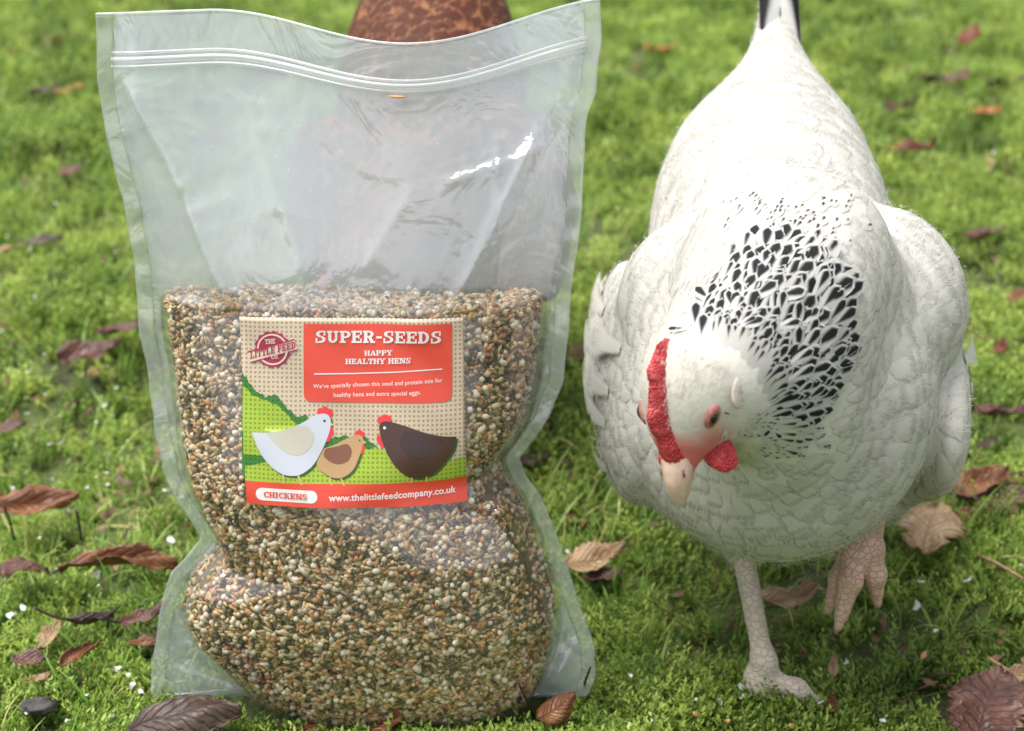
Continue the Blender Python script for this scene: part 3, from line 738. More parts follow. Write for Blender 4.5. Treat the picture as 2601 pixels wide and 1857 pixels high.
def side_l(f, u, sg=1):
    ls = np.linspace(0, .04, 200); d = hen_sdf(np.array([hp(f, u, sg * l) for l in ls])); return float(ls[np.argmax(d > 0)])
def crown_u(f):
    us = np.linspace(-.01, .04, 200); d = hen_sdf(np.array([hp(f, u, 0) for u in us])); i = np.where(d < 0)[0]; return float(us[i[-1]]) if len(i) else .002
def in_head(P, f0=-.03): # rough distance from the bare face
    q = P - HC; f = q @ hf; u = q @ hu; l = q @ hl; return f, u, l
def flow(P):
    """which way feathers lie: away from the head over neck and breast, towards the tail behind"""
    away = P - hp(.01, 0, 0); away /= np.linalg.norm(away, axis=1)[:, None]
    back = np.array([.06, 1.0, .12]); k = np.clip((P[:, 1] - .02) / .10, 0, 1)[:, None]
    down = np.array([0, .25, -1.0]); kd = np.clip((.17 - P[:, 2]) / .08, 0, 1)[:, None] * np.clip((.06 - P[:, 1]) / .08, 0, 1)[:, None]
    return away * (1 - k) + back * k + down * kd * .6
def facew(P):
    f, u, l = in_head(P)
    face = np.clip(1.5 - np.sqrt(((f - .017) / .013) ** 2 + ((u + .004) / .009) ** 2 + ((np.abs(l) - .011) / .010) ** 2), 0, 1)
    face = np.maximum(face, np.clip((f - .017) / .008, 0, 1) * (np.linalg.norm(P - HC, axis=1) < .045) * (np.abs(l) < .017) * (u > -.016))
    return np.maximum(face, .75 * np.clip(1.3 - np.sqrt(((f - .010) / .010) ** 2 + ((u - .001) / .008) ** 2 + ((l - .015) / .007) ** 2), 0, 1))
def white_hen():
    r = np.random.default_rng(21)
    hen = empty('hen', H0)
    tag(hen, 'white hen with black-flecked neck and red comb, lowering its head beside the seed bag', 'hen')
    white = (.585, .568, .515)
    # --- body colour
    C = np.tile(np.array(white), (len(HV), 1)); f, u, l = in_head(HV)
    near = np.exp(-(((f + .012) / .03) ** 2 + (u / .03) ** 2 + (l / .03) ** 2)); C = C * (1 - .10 * near[:, None] * np.array([0, .25, 1.0]))
    face = facew(HV)
    C = C * (1 - face[:, None]) + np.array([.56, .15, .13]) * face[:, None]
    mb = skin_mat('white_plumage_and_face')
    body = mesh_obj('body', HV, HF, mb, hen, colors=C)
    fm = feather_mat('white_feather', white, None, True); mdown = simple('white_down', white, .7, .06, 40)
    # --- hackle: black-centred feathers fanning from the nape over the shoulders, each its own part
    hm = [feather_mat('hackle_feather_dark', (.64, .63, .60), .22), feather_mat('hackle_feather_fleck', (.64, .62, .575), .52)]
    Th = feather_template(8, 4, .55, .02, .03)
    shared = [bpy.data.meshes.new('hackle_feather') for _ in hm]
    for me, m in zip(shared, hm):
        me.from_pydata(Th[0].tolist(), [], Th[1].tolist()); me.polygons.foreach_set('use_smooth', np.ones(len(me.polygons), bool))
        uvl = me.uv_layers.new(name='UVMap'); li = np.empty(len(me.loops), np.int32); me.loops.foreach_get('vertex_index', li); uvl.data.foreach_set('uv', Th[2][li].astype(np.float32).ravel()); me.materials.append(m); me.update(); nb = np.empty(len(me.vertices) * 3, np.float32); me.vertices.foreach_get('normal', nb); sg_ = np.sign(nb.reshape(-1, 3)[:, 2].mean()); me.normals_split_custom_set_from_vertices((nb.reshape(-1, 3) * .25 + np.array([0, 0, .75 * sg_])).tolist())
    pr_ = proj_all(HV + H0); facing = np.einsum('ij,ij->i', HN, C0 - (HV + H0)) > 0
    placed = []
    def add(px, py, L, Wd, mi, lift):
        d = np.where(facing, np.hypot(pr_[:, 0] - px, pr_[:, 1] - py), 1e9); near = np.argsort(d)[:12]
        depth = np.linalg.norm(HV[near] + H0 - C0, axis=1); k = near[np.argmin(depth + d[near] * 1e-4)]
        p, nn = HV[k], HN[k]; placed.append(p); a = p - hp(.006, -.004, .006); a -= nn * (a @ nn); a /= np.linalg.norm(a)
        a = a + r.normal(0, .10, 3); a -= nn * (a @ nn); a /= np.linalg.norm(a)
        X = a * math.cos(lift) + nn * math.sin(lift); Z = nn * math.cos(lift) - a * math.sin(lift); Yv = np.cross(Z, X)
        o = bpy.data.objects.new('hackle_feather', shared[mi]); COL.objects.link(o); o.parent = hen
        M = Matrix(((X[0] * L, Yv[0] * Wd, Z[0] * L, p[0] - nn[0] * .0004), (X[1] * L, Yv[1] * Wd, Z[1] * L, p[1] - nn[1] * .0004), (X[2] * L, Yv[2] * Wd, Z[2] * L, p[2] - nn[2] * .0004), (0, 0, 0, 1)))
        o.matrix_local = M
    # the part of the neck and shoulders the dark feathers cover, as seen from the front
    reg = np.array([(1518, 735), (1540, 690), (1585, 625), (1655, 565), (1750, 555), (1822, 615), (1856, 710), (1850, 830), (1790, 930), (1715, 1000), (1688, 985), (1700, 900), (1680, 835), (1620, 775)], float)
    def inside(x, y):
        c = False
        for i in range(len(reg)):
            (x1, y1), (x2, y2) = reg[i], reg[i - 1]
            if (y1 > y) != (y2 > y) and x < (x2 - x1) * (y - y1) / (y2 - y1) + x1: c = not c
        return c
    cnt = 0; tries = 0; used = []; nap = np.array([1570., 880.])
    while cnt < 284 and tries < 30000:
        tries += 1
        px, py = r.uniform(1505, 1900), r.uniform(515, 1020)
        if not inside(px, py): continue
        rad = math.hypot(px - nap[0], py - nap[1]); sp = 8.5 + 9.5 * min(1, max(0, rad - 90) / 200)
        if used and np.min(np.hypot(np.array(used)[:, 0] - px, np.array(used)[:, 1] - py)) < sp: continue
        used.append((px, py)); cnt += 1
        g = np.clip((rad - 60) / 220, .12, 1.0)
        add(px, py, (.0105 + .0145 * g) * r.uniform(.85, 1.15), (.0042 + .0050 * g) * r.uniform(.85, 1.15), 1 if rad < 130 or py > 960 or r.uniform() < .15 else 0, r.uniform(.06, .13))
    # dark feathers lying underneath, seen only between the others
    up_, un, ud, ul = [], [], [], []
    while len(up_) < 330:
        px, py = r.uniform(1525, 1860), r.uniform(550, 985)
        if not inside(px, py) or math.hypot(px - nap[0], py - nap[1]) < 165: continue
        d = np.where(facing, np.hypot(pr_[:, 0] - px, pr_[:, 1] - py), 1e9); near = np.argsort(d)[:12]
        depth = np.linalg.norm(HV[near] + H0 - C0, axis=1); k = near[np.argmin(depth + d[near] * 1e-4)]
        up_.append(HV[k] + r.normal(0, .0006, 3)); un.append(HN[k]); ud.append(HV[k] - hp(.006, -.004, .006) + r.normal(0, .012, 3)); ul.append(r.uniform(.8, 1.2) * np.clip((math.hypot(px - nap[0], py - nap[1]) - 40) / 220, .3, 1))
    up_, un, ud, ul = np.array(up_), np.array(un), np.array(ud), np.array(ul)
    Vu = lay_feathers(up_ + un * .0002, un, ud, .019 * ul, .0072 * ul, np.full(len(up_), .06), Th, r); nh = len(Th[0])
    o = mesh_obj('hackle_underlayer', Vu.reshape(-1, 3), (Th[1][None] + (np.arange(len(up_)) * nh)[:, None, None]).reshape(-1, 4), hm[0], hen, uv=np.tile(Th[2], (len(up_), 1))); o['kind'] = 'stuff'
    # the finest flecks, too small to tell apart one by one: fading out over the shoulders and under the cheek
    fp, fd, fn, fl = [], [], [], []
    for _ in range(300):
        z = r.uniform()
        if z < .36: px, py = r.normal(1735, 85), r.uniform(440, 560)
        elif z < .60: continue
        else: px, py = r.normal(1735, 45), r.uniform(930, 1020)
        if z >= .36 and z < .60 and (px - 1600) * .75 < (py - 800) - 40: continue
        d = np.where(facing, np.hypot(pr_[:, 0] - px, pr_[:, 1] - py), 1e9); near = np.argsort(d)[:12]
        depth = np.linalg.norm(HV[near] + H0 - C0, axis=1); k = near[np.argmin(depth + d[near] * 1e-4)]
        fp.append(HV[k]); fn.append(HN[k]); fd.append(HV[k] - hp(.006, -.004, .006) + r.normal(0, .01, 3)); fl.append(r.uniform(.7, 1.2) * (1.0 if z < .36 else .75)); placed.append(HV[k])
    fp, fn, fd, fl = np.array(fp), np.array(fn), np.array(fd), np.array(fl)
    Vk = lay_feathers(fp + fn * .0003, fn, fd, .0095 * fl, .0046 * fl, np.full(len(fp), .05), Th, r); nh = len(Th[0])
    o = mesh_obj('neck_flecks', Vk.reshape(-1, 3), (Th[1][None] + (np.arange(len(fp)) * nh)[:, None, None]).reshape(-1, 4), hm[1], hen, uv=np.tile(Th[2], (len(fp), 1))); o['kind'] = 'stuff'
    # --- contour feathers over the trunk
    tri = HF; cen = HV[tri].mean(1); ar = np.linalg.norm(np.cross(HV[tri[:, 2]] - HV[tri[:, 0]], HV[tri[:, 3]] - HV[tri[:, 1]]), axis=1)
    n = 5600; ii = r.choice(len(tri), n, p=ar / ar.sum()); P = cen[ii] + r.normal(0, .001, (n, 3)); Nn = HN[tri[ii]].mean(1); Nn /= np.linalg.norm(Nn, axis=1)[:, None]
    f, u, l = in_head(P); hd = np.linalg.norm(P - HC, axis=1)
    onhead = (hd < .05) & (facew(P) > .25)
    hk = np.array(placed); near = np.array([np.min(np.linalg.norm(hk - q, axis=1)) for q in P]); 
    keep = ~onhead & (near > .0075) & (hd > .043); P, Nn, hd = P[keep], Nn[keep], hd[keep]
    D = flow(P) + r.normal(0, .12, (len(P), 3))
    size = np.clip(.22 + (hd - .03) * 7, .22, 1.0); size *= np.where(P[:, 1] > .06, 1.15, 1.0)
    L = .027 * size * r.uniform(.8, 1.25, len(P)); Wd = .021 * size * r.uniform(.85, 1.2, len(P))
    T = feather_template(6, 4, .50, .05, .14, .11)
    Vf = lay_feathers(P - Nn * .0006, Nn, D, L, Wd, r.normal(.035, .016, len(P)), T, r)
    dome = np.tile(np.stack([np.zeros(len(T[0])), (2 * T[2][:, 0] - 1), T[2][:, 1] - .45], -1), (len(P), 1)).reshape(len(P), -1, 3)
    Vf, gN = conform(Vf, T, .0002, .0007, np.clip(size, .2, 1.1) ** 1.3)
    nT = len(T[0]); Fq = (T[1][None] + (np.arange(len(P)) * nT)[:, None, None]).reshape(-1, 4)
    o = mesh_obj('body_feathers', Vf.reshape(-1, 3), Fq, fm, hen, uv=np.tile(T[2], (len(P), 1))); o['kind'] = 'stuff'
    Du = D - Nn * np.sum(D * Nn, 1)[:, None]; Du /= np.linalg.norm(Du, axis=1)[:, None] + 1e-9; Su = np.cross(Nn, Du)
    soft_normals(o, gN + .16 * (dome[..., 1:2] * Su[:, None] + 1.1 * dome[..., 2:3] * Du[:, None]).reshape(-1, 3), .0)
    # --- loose barbs and down that soften the outline
    n = 26000; wgt = ar * (1 + 9.0 * (np.linalg.norm(cen - HC, axis=1) < .055) + .8 * (cen[:, 2] < .15)); ii = r.choice(len(tri), n, p=wgt / wgt.sum()); Pd = cen[ii] + r.normal(0, .001, (n, 3)); Nd = HN[tri[ii]].mean(1); Nd /= np.linalg.norm(Nd, axis=1)[:, None]
    nk = np.array([np.min(np.linalg.norm(hk - q, axis=1)) for q in Pd]); eyes = [hp(.0105, .0055, s_ * side_l(.0105, .0055, s_)) for s_ in (1, -1)]; ok = (facew(Pd) < .10) & (nk > .0055) & (np.min([np.linalg.norm(Pd - e_, axis=1) for e_ in eyes], axis=0) > .0095); hkn = np.linalg.norm(Pd - HC, axis=1); Pd, Nd, hkn = Pd[ok], Nd[ok], hkn[ok]; n = len(Pd)
    Dd = flow(Pd) + r.normal(0, .28, (n, 3)); Dd -= Nd * np.sum(Dd * Nd, 1)[:, None]; Dd /= np.linalg.norm(Dd, axis=1)[:, None]
    low = np.clip((.16 - Pd[:, 2]) / .06, 0, 1); Ld = (.005 + .005 * r.uniform(0, 1, n)) * np.clip(hkn / .07, .40, 1) * (1 + 1.0 * low)
    lf = np.abs(r.normal(.05, .06, n)) * (1 + .8 * low); Sd = np.cross(Nd, Dd); wd = .00016
    rows = []
    for t in (0, .5, 1.0):
        c = Pd + Dd * (Ld * t)[:, None] + Nd * (.0012 + Ld * t * np.sin(lf) - 6.0 * (Ld * t) ** 2)[:, None]; ww = wd * (1 - .8 * t); rows += [c - Sd * ww, c + Sd * ww]
    Vd = np.stack(rows, 1); Fd_ = np.array([[0, 2, 3, 1], [2, 4, 5, 3]]); Fd_ = (Fd_[None] + (np.arange(n) * 6)[:, None, None]).reshape(-1, 4)
    o = mesh_obj('down', Vd.reshape(-1, 3), Fd_, mdown, hen); o['kind'] = 'stuff'; soft_normals(o, np.repeat(Nd, 6, 0), .0)
    # --- wing feathers: long overlapping quills along each flank
    Tw = feather_template(8, 4, .75, .02, .05)
    for sg, cx in ((-1, -.076), (1, .086)):
        wing = None; VV = []; 
        for row in range(4):
            for q in range(9):
                y = .0 + q * .016 + r.normal(0, .002); z = .205 - row * .026 - .001 * q + r.normal(0, .002); p = np.array([cx + sg * .06, y, z])
                k = np.argmin(np.linalg.norm((HV - p) * np.array([.6, 1, 1]), axis=1)); VV.append((HV[k], HN[k], row))
        Pw = np.array([v[0] for v in VV]); Nw = np.array([v[1] for v in VV]); rw = np.array([v[2] for v in VV])
        Dw = np.tile(np.array([0, 1.0, -.28]), (len(Pw), 1)) + r.normal(0, .05, (len(Pw), 3))
        Lw = (.038 + .012 * rw) * r.uniform(.9, 1.1, len(Pw)); Ww = .020 * r.uniform(.9, 1.1, len(Pw))
        Vw = lay_feathers(Pw + Nw * .0006, Nw, Dw, Lw, Ww, r.normal(.05, .025, len(Pw)), Tw, r)
        Vw, gW = conform(Vw, Tw, .0012, .0064)
        nW = len(Tw[0]); ow = mesh_obj('wing', Vw.reshape(-1, 3), (Tw[1][None] + (np.arange(len(Pw)) * nW)[:, None, None]).reshape(-1, 4), fm, hen, uv=np.tile(Tw[2], (len(Pw), 1))); soft_normals(ow, gW, .5)
    # --- tail: stiff feathers folded into an upright narrow fan
    tb = np.array([.030, .235, .285]); tm = feather_mat('tail_feather_black', (.66, .65, .62), .25); 
    Tt = feather_template(9, 4, .8, .02, .16)
    for q in range(11):
        sx = (q - 5) / 5.0; L = .15 - .05 * abs(sx) ; d = np.array([-.05 * sx + .006, .62 - .1 * abs(sx), .80]); d /= np.linalg.norm(d)
        nn = np.array([sx * .9 + .001, -.75, .55]); nn -= d * (nn @ d); nn /= np.linalg.norm(nn)
        V = lay_feathers((tb + np.array([sx * .015, -.012 * abs(sx), -.012 * abs(sx)]))[None], nn[None], d[None], np.array([L]), np.array([.018]), np.array([0.0]), Tt, r)[0]
        mesh_obj('tail_feather', V, Tt[1], fm if q in (2, 5, 8) else tm, hen, uv=Tt[2])
    # --- comb: a fleshy serrated blade
    flesh = red_flesh(); V = []; m = 150; nr = 13; rc = np.random.default_rng(2); kn = rc.uniform(-1, 1, (8, 8))
    for i in range(m):
        t = i / (m - 1); f = .0365 - .0585 * t; crest = np.interp(t, [0, .1, .3, .55, .8, .93, 1], [.0024, .0050, .0085, .0105, .0098, .007, .002])
        tooth = max(0, math.sin(math.pi * (t * 6.6 + .3 * math.sin(7 * t)))) ** .6; ht = crest * ((.76 + .24 * tooth) if t > .2 else .85); bw = np.interp(t, [0, .12, .35, .6, .85, 1], [.0056, .0064, .0054, .0044, .0032, .0012])
        bu = crown_u(f) - .0006 if f > -.016 else crown_u(-.016) - .0006 - (-.016 - f) * .25
        sway = .0005 * math.sin(11 * t + 1) * np.clip(t * 3, 0, 1)
        for j in range(nr):
            th = math.pi * j / (nr - 1); sn = math.sin(th); rough = .00055 * math.sin(53 * t + 5 * th) * math.sin(7 * th + 41 * t)
            V.append(hp(f, bu - .003 + (ht + .003 + rough) * sn ** .75, (bw * (1 - .42 * sn) + rough) * math.cos(th) + sway * sn))
    mesh_obj('comb', V, grid_faces(m, nr), flesh, hen)
    # --- wattles
    for sg in (1, -1):
        bm = bmesh.new(); bmesh.ops.create_uvsphere(bm, u_segments=20, v_segments=14, radius=1.0)
        q = np.array([v.co[:] for v in bm.verts]); Fw = [[v.index for v in f.verts] for f in bm.faces]; bm.free()
        fat = .5 + .5 * (q[:, 1] * .5 + .5)
        Vw = np.array([hp(.025 + a[1] * .0088 + .0012 * a[0] + .0005 * math.sin(9 * a[0]), -.013 - .0065 * a[0] * g, sg * (.0140 + .0066 * a[0] * (.7 + .3 * g) + .0032 * a[2] + .0015 * a[1] + .0004 * math.sin(11 * a[1]))) for a, g in zip(q, fat)])
        mesh_obj('wattle', Vw, Fw, flesh, hen)
    # --- beak: upper and lower mandible
    bk = simple('horn_beak', (.62, .44, .34), .34, .14, 160, .15); 
    for (nm, pts, rr) in (('upper_beak', [(.026, -.0015), (.034, -.0020), (.041, -.0035), (.047, -.0065), (.0505, -.0105)], [.0086, .0081, .0064, .0038, .0010]), ('lower_beak', [(.026, -.006), (.034, -.0078), (.042, -.0098), (.047, -.0112)], [.0060, .0052, .0034, .0009])):
        c = spline([hp(a, b, 0) for a, b in pts], 14); V, F = tube(c, np.interp(np.linspace(0, 1, 14), np.linspace(0, 1, len(rr)), rr), 14)
        V = V + np.outer((V - HC) @ hl, hl) * -.12; mesh_obj(nm, V, F, bk, hen)
    nost = simple('nostril_dark', (.26, .11, .09), .6)
    for sg in (1, -1):
        V, F = tube([hp(.0345, .0025, sg * .0056), hp(.0380, .0010, sg * .0060)], [.0007, .0004], 8); mesh_obj('nostril', V, F, nost, hen)
    # --- eyes: lid, iris, pupil
    lid = simple('eyelid_skin', (.36, .15, .13), .55, .15, 300, .4); iris = simple('amber_iris', (.14, .045, .02), .15, .1); pup = simple('pupil_black', (.006, .005, .005), .08, .02)
    def ball(c, r3, ax, seg=18):
        bm = bmesh.new(); bmesh.ops.create_uvsphere(bm, u_segments=seg, v_segments=12, radius=1.0); q = np.array([v.co[:] for v in bm.verts]); Fb = [[v.index for v in f.verts] for f in bm.faces]; bm.free()
        return c + (q * np.array(r3)) @ ax, Fb
    for sg in (1, -1):
        q0 = hp(.0105, .0055, sg * side_l(.0105, .0055, sg)); g3 = np.array([hen_sdf((q0 + np.eye(3)[i] * .0015)[None])[0] - hen_sdf((q0 - np.eye(3)[i] * .0015)[None])[0] for i in range(3)]); g3 /= np.linalg.norm(g3)
        e1 = hf - g3 * (hf @ g3); e1 /= np.linalg.norm(e1); e2 = np.cross(g3, e1); ax = np.stack([e1, e2, g3]); ec = q0 - g3 * .0006
        V, F = ball(ec, (.0062, .0036, .0021), ax); e = mesh_obj('eye', V, F, lid, hen)
        V, F = ball(ec + g3 * .0008, (.0044, .0021, .0021), ax); mesh_obj('iris', V, F, iris, e)
        V, F = ball(ec + g3 * .0014, (.0032, .0017, .0019), ax); mesh_obj('pupil', V, F, pup, e)
    lob = simple('ear_lobe_white', (.58, .50, .44), .6, .12, 300, .4)
    for sg in (1, -1):
        V, F = ball(hp(-.001, .000, sg * (side_l(-.001, .000, sg) - .0010)), (.0072, .0056, .0014), np.stack([hf, hu, hl * sg])); mesh_obj('ear_lobe', V, F, lob, hen)
    # --- legs
    sc = scaly('leg_scales', (.56, .48, .39), (.40, .33, .265)); sc2 = scaly('lifted_leg_scales', (.60, .40, .31), (.38, .23, .17)); claw = simple('claw_horn', (.42, .30, .23), .4, .15)
    for fn, m, pts in ((leg_a, sc, [TOP_A, ANK_A]), (leg_b, sc2, [HOCK_B, ANK_B] + [WY(*t) for q in TOES_B for t in q])):
        pts = np.array(pts); V, F = sdf_mesh(fn, pts.min(0) - .06, pts.max(0) + np.array([.06, .06, .03]), .0014); V = smooth_mesh(V, F, 1, .4)
        mesh_obj('leg', V, F, m, hen)
    for tp in TOES_B:
        q = [WY(*t) for t in tp]; d = q[2] - q[1]; d /= np.linalg.norm(d)
        V, F = tube([q[2] - d * .001, q[2] + d * .006, q[2] + d * .011 + np.array([0, .002, 0])], [.0034, .0024, .0006], 8); mesh_obj('claw', V, F, claw, hen)
    return hen
def proj_all(P):
    q = P - C0; D = q @ CF; return np.stack([(q @ CR) / D * FPX + IW / 2, IH / 2 - (q @ CU) / D * FPX], -1) / S_
HEN = white_hen()
# ------------------------------------------------------------------ brown hen behind the pouch (shares the white hen's shapes)
def brown_hen():
    o = empty('hen', (-.060, 1.04, 0)); o.rotation_euler = (0, 0, R(8)); o.scale = (1.0, .95, .96)
    tag(o, 'rust brown hen standing behind the seed bag, head down', 'hen')
    k = N('rust_plumage'); nz = k.noise(55, 4, None, .8); n2 = k.noise(150, 3)
    c = k.ramp(k.math('ADD', k.math('MULTIPLY', nz, .7), k.math('MULTIPLY', n2, .3)), [(.32, (.045, .013, .006)), (.5, (.12, .034, .013)), (.68, (.24, .085, .036))])
    rust = k.done(k.pr(c, .6, k.bump(n2, .5, .002)))
    rf = feather_mat('rust_feather', (.34, .145, .07), .15, False, (.085, .024, .010))
    dark = simple('rust_tail', (.07, .03, .02), .6)
    P = Matrix.Translation((0, .05, .14)) @ Matrix.Rotation(R(20), 4, 'X') @ Matrix.Translation((0, -.05, -.14))
    for ch in [c for c in HEN.children]:
        nm = ch.name.split('.')[0]
        if nm in ('hackle_feather', 'neck_flecks', 'hackle_underlayer'): continue
        d = ch.copy(); COL.objects.link(d); d.parent = o
        if nm in ('body', 'body_feathers', 'down', 'wing', 'tail_feather', 'ear_lobe'):
            d.material_slots[0].link = 'OBJECT'; d.material_slots[0].material = dark if nm == 'tail_feather' else rf if nm == 'body_feathers' else rust
        if nm not in ('leg', 'claw'): d.matrix_local = P @ ch.matrix_local
        for g in ch.children:
            e = g.copy(); COL.objects.link(e); e.parent = d
brown_hen()

# ------------------------------------------------------------------ fallen leaves
def leaf_mat(name, dark, base, light, vein, gloss=.42):
    k = N(name)
    uv = k.n('ShaderNodeUVMap'); sp = k.n('ShaderNodeSeparateXYZ'); k.l(uv.outputs[0], sp.inputs[0]); u, v = sp.outputs[0], sp.outputs[1]
    ac = k.math('ABSOLUTE', k.math('SUBTRACT', u, .5))
    q = k.math('SUBTRACT', v, k.math('MULTIPLY', ac, .75))
    side = k.math('PINGPONG', k.math('MULTIPLY', q, 9.0), .5)
    ve = k.math('MINIMUM', k.math('MULTIPLY', side, 4.0), k.math('MULTIPLY', ac, 26.0))
    vm = k.n('ShaderNodeClamp', Value=ve).outputs[0]
    nz = k.noise(55, 5, None, .4); n2 = k.noise(400, 3)
    c = k.ramp(k.math('ADD', k.math('MULTIPLY', nz, .8), k.math('MULTIPLY', n2, .2)), [(.32, dark), (.5, base), (.7, light)])
    c = k.mix(vm, k.mix(.6, c, vein), c)
    p = k.pr(c, gloss, k.bump(k.math('ADD', vm, k.math('MULTIPLY', n2, .6)), .55, .0009), Specular_IOR_Level=.5)
    tr = k.n('ShaderNodeBsdfTranslucent'); k.l(c, tr.inputs[0])
    return k.done(k.shade(p, tr.outputs[0], .15))
LM = {'rust': leaf_mat('rust_leaf', (.075, .026, .010), (.20, .075, .026), (.40, .20, .09), (.10, .03, .015)),
      'purple': leaf_mat('purple_brown_leaf', (.045, .020, .014), (.125, .052, .036), (.26, .13, .09), (.05, .02, .018)),
      'tan': leaf_mat('tan_leaf', (.20, .11, .05), (.38, .25, .13), (.52, .38, .23), (.18, .09, .04)),
      'dark': leaf_mat('dark_brown_leaf', (.028, .018, .013), (.070, .042, .030), (.15, .10, .075), (.03, .018, .012), .5),
      'red': leaf_mat('red_brown_leaf', (.06, .014, .008), (.17, .042, .018), (.32, .11, .045), (.09, .015, .01)),
      'orange': leaf_mat('orange_leaf', (.24, .09, .02), (.42, .17, .04), (.55, .28, .09), (.18, .07, .02))}
def leaf(x, y, px, yaw, ratio, mat, roll=.8, curl=.6, tilt=0.0, bank=0.0, lobes=0, stalk=.25, z=.010, seed=1, label=''):
    """x, y: where its middle lies in the picture; px: its length there"""
    r = np.random.default_rng(seed * 31 + 5)
    z = z - .004; c = at_z(x, y, z); c[2] = z if y > 560 else z + .004; D = (c - C0) @ CF; L = px * S_ / FPX * D; Wd = L * ratio
    nl, nw = 26, 14; V, UV = [], []
    ph = r.uniform(0, 6.28, 6)
    for j in range(nl + 1):
        t = j / nl; wd = math.sin(math.pi * (t * .94 + .03) ** .8) ** .85 * .5
        if lobes: wd *= .62 + .38 * abs(math.cos(math.pi * t * lobes + .4))
        wd *= 1 + .06 * ((j % 2) * 2 - 1) + .08 * r.normal() + .14 * math.sin(7 * t + ph[5])
        for i in range(nw + 1):
            q = 2 * i / nw - 1; a = q * wd * Wd; b = (t - .5) * L
            zz = .055 * L * (math.sin(4 * t + ph[0] + 2 * q) * math.sin(3 * q + ph[1]) + .45 * math.sin(9 * t + ph[2] + 3 * q) + .35 * math.sin(15 * t + ph[4]) * q) + .012 * L * abs(q) * math.cos(2 * math.pi * (t * 5 - abs(q) * 1.6))
            kx = roll / (Wd * .5) * (1 + .3 * math.sin(3 * t + ph[3]))
            x1 = math.sin(kx * a) / kx if abs(kx) > 1e-4 else a; z1 = (1 - math.cos(kx * a)) / kx if abs(kx) > 1e-4 else 0
            ky = curl / (L * .5); y1 = math.sin(ky * b) / ky if abs(ky) > 1e-4 else b; z2 = (1 - math.cos(ky * b)) / ky if abs(ky) > 1e-4 else 0
            V.append((x1, y1 - z1 * math.sin(ky * b), z1 * math.cos(ky * b) + z2 + zz)); UV.append((i / nw, t))
    V = np.array(V); V[:, 2] -= V[:, 2].mean()
    E = np.array((Matrix.Rotation(R(yaw), 3, 'Z') @ Matrix.Rotation(tilt, 3, 'X') @ Matrix.Rotation(bank, 3, 'Y')))
    V = V @ E.T
    low = V[:, 2].min(); g = float(gz(c[0], c[1])) + .006
    root = empty('leaf', (c[0], c[1], max(c[2], g - low * .55)))
    o = mesh_obj('blade', V, grid_faces(nl + 1, nw + 1), LM[mat], root, uv=UV); md = o.modifiers.new('thick', 'SOLIDIFY'); md.thickness = .0004; md.offset = 0
    if stalk:
        p0 = V[nw // 2]; d = V[nw // 2] - V[nw // 2 + 3 * (nw + 1)]; d /= np.linalg.norm(d); bnd = np.array([r.normal(0, .3), r.normal(0, .3), r.uniform(.0, .6)]) * L * stalk
        s = spline([p0 - d * L * .03, p0 + d * L * stalk * .5 + bnd * .3, p0 + d * L * stalk + bnd], 8); Vt, Ft = tube(s, np.linspace(.0011, .0007, 8), 6); mesh_obj('stalk', Vt, Ft, LM['dark'], root)
    tag(root, label, 'leaf', 'fallen leaves on the lawn')
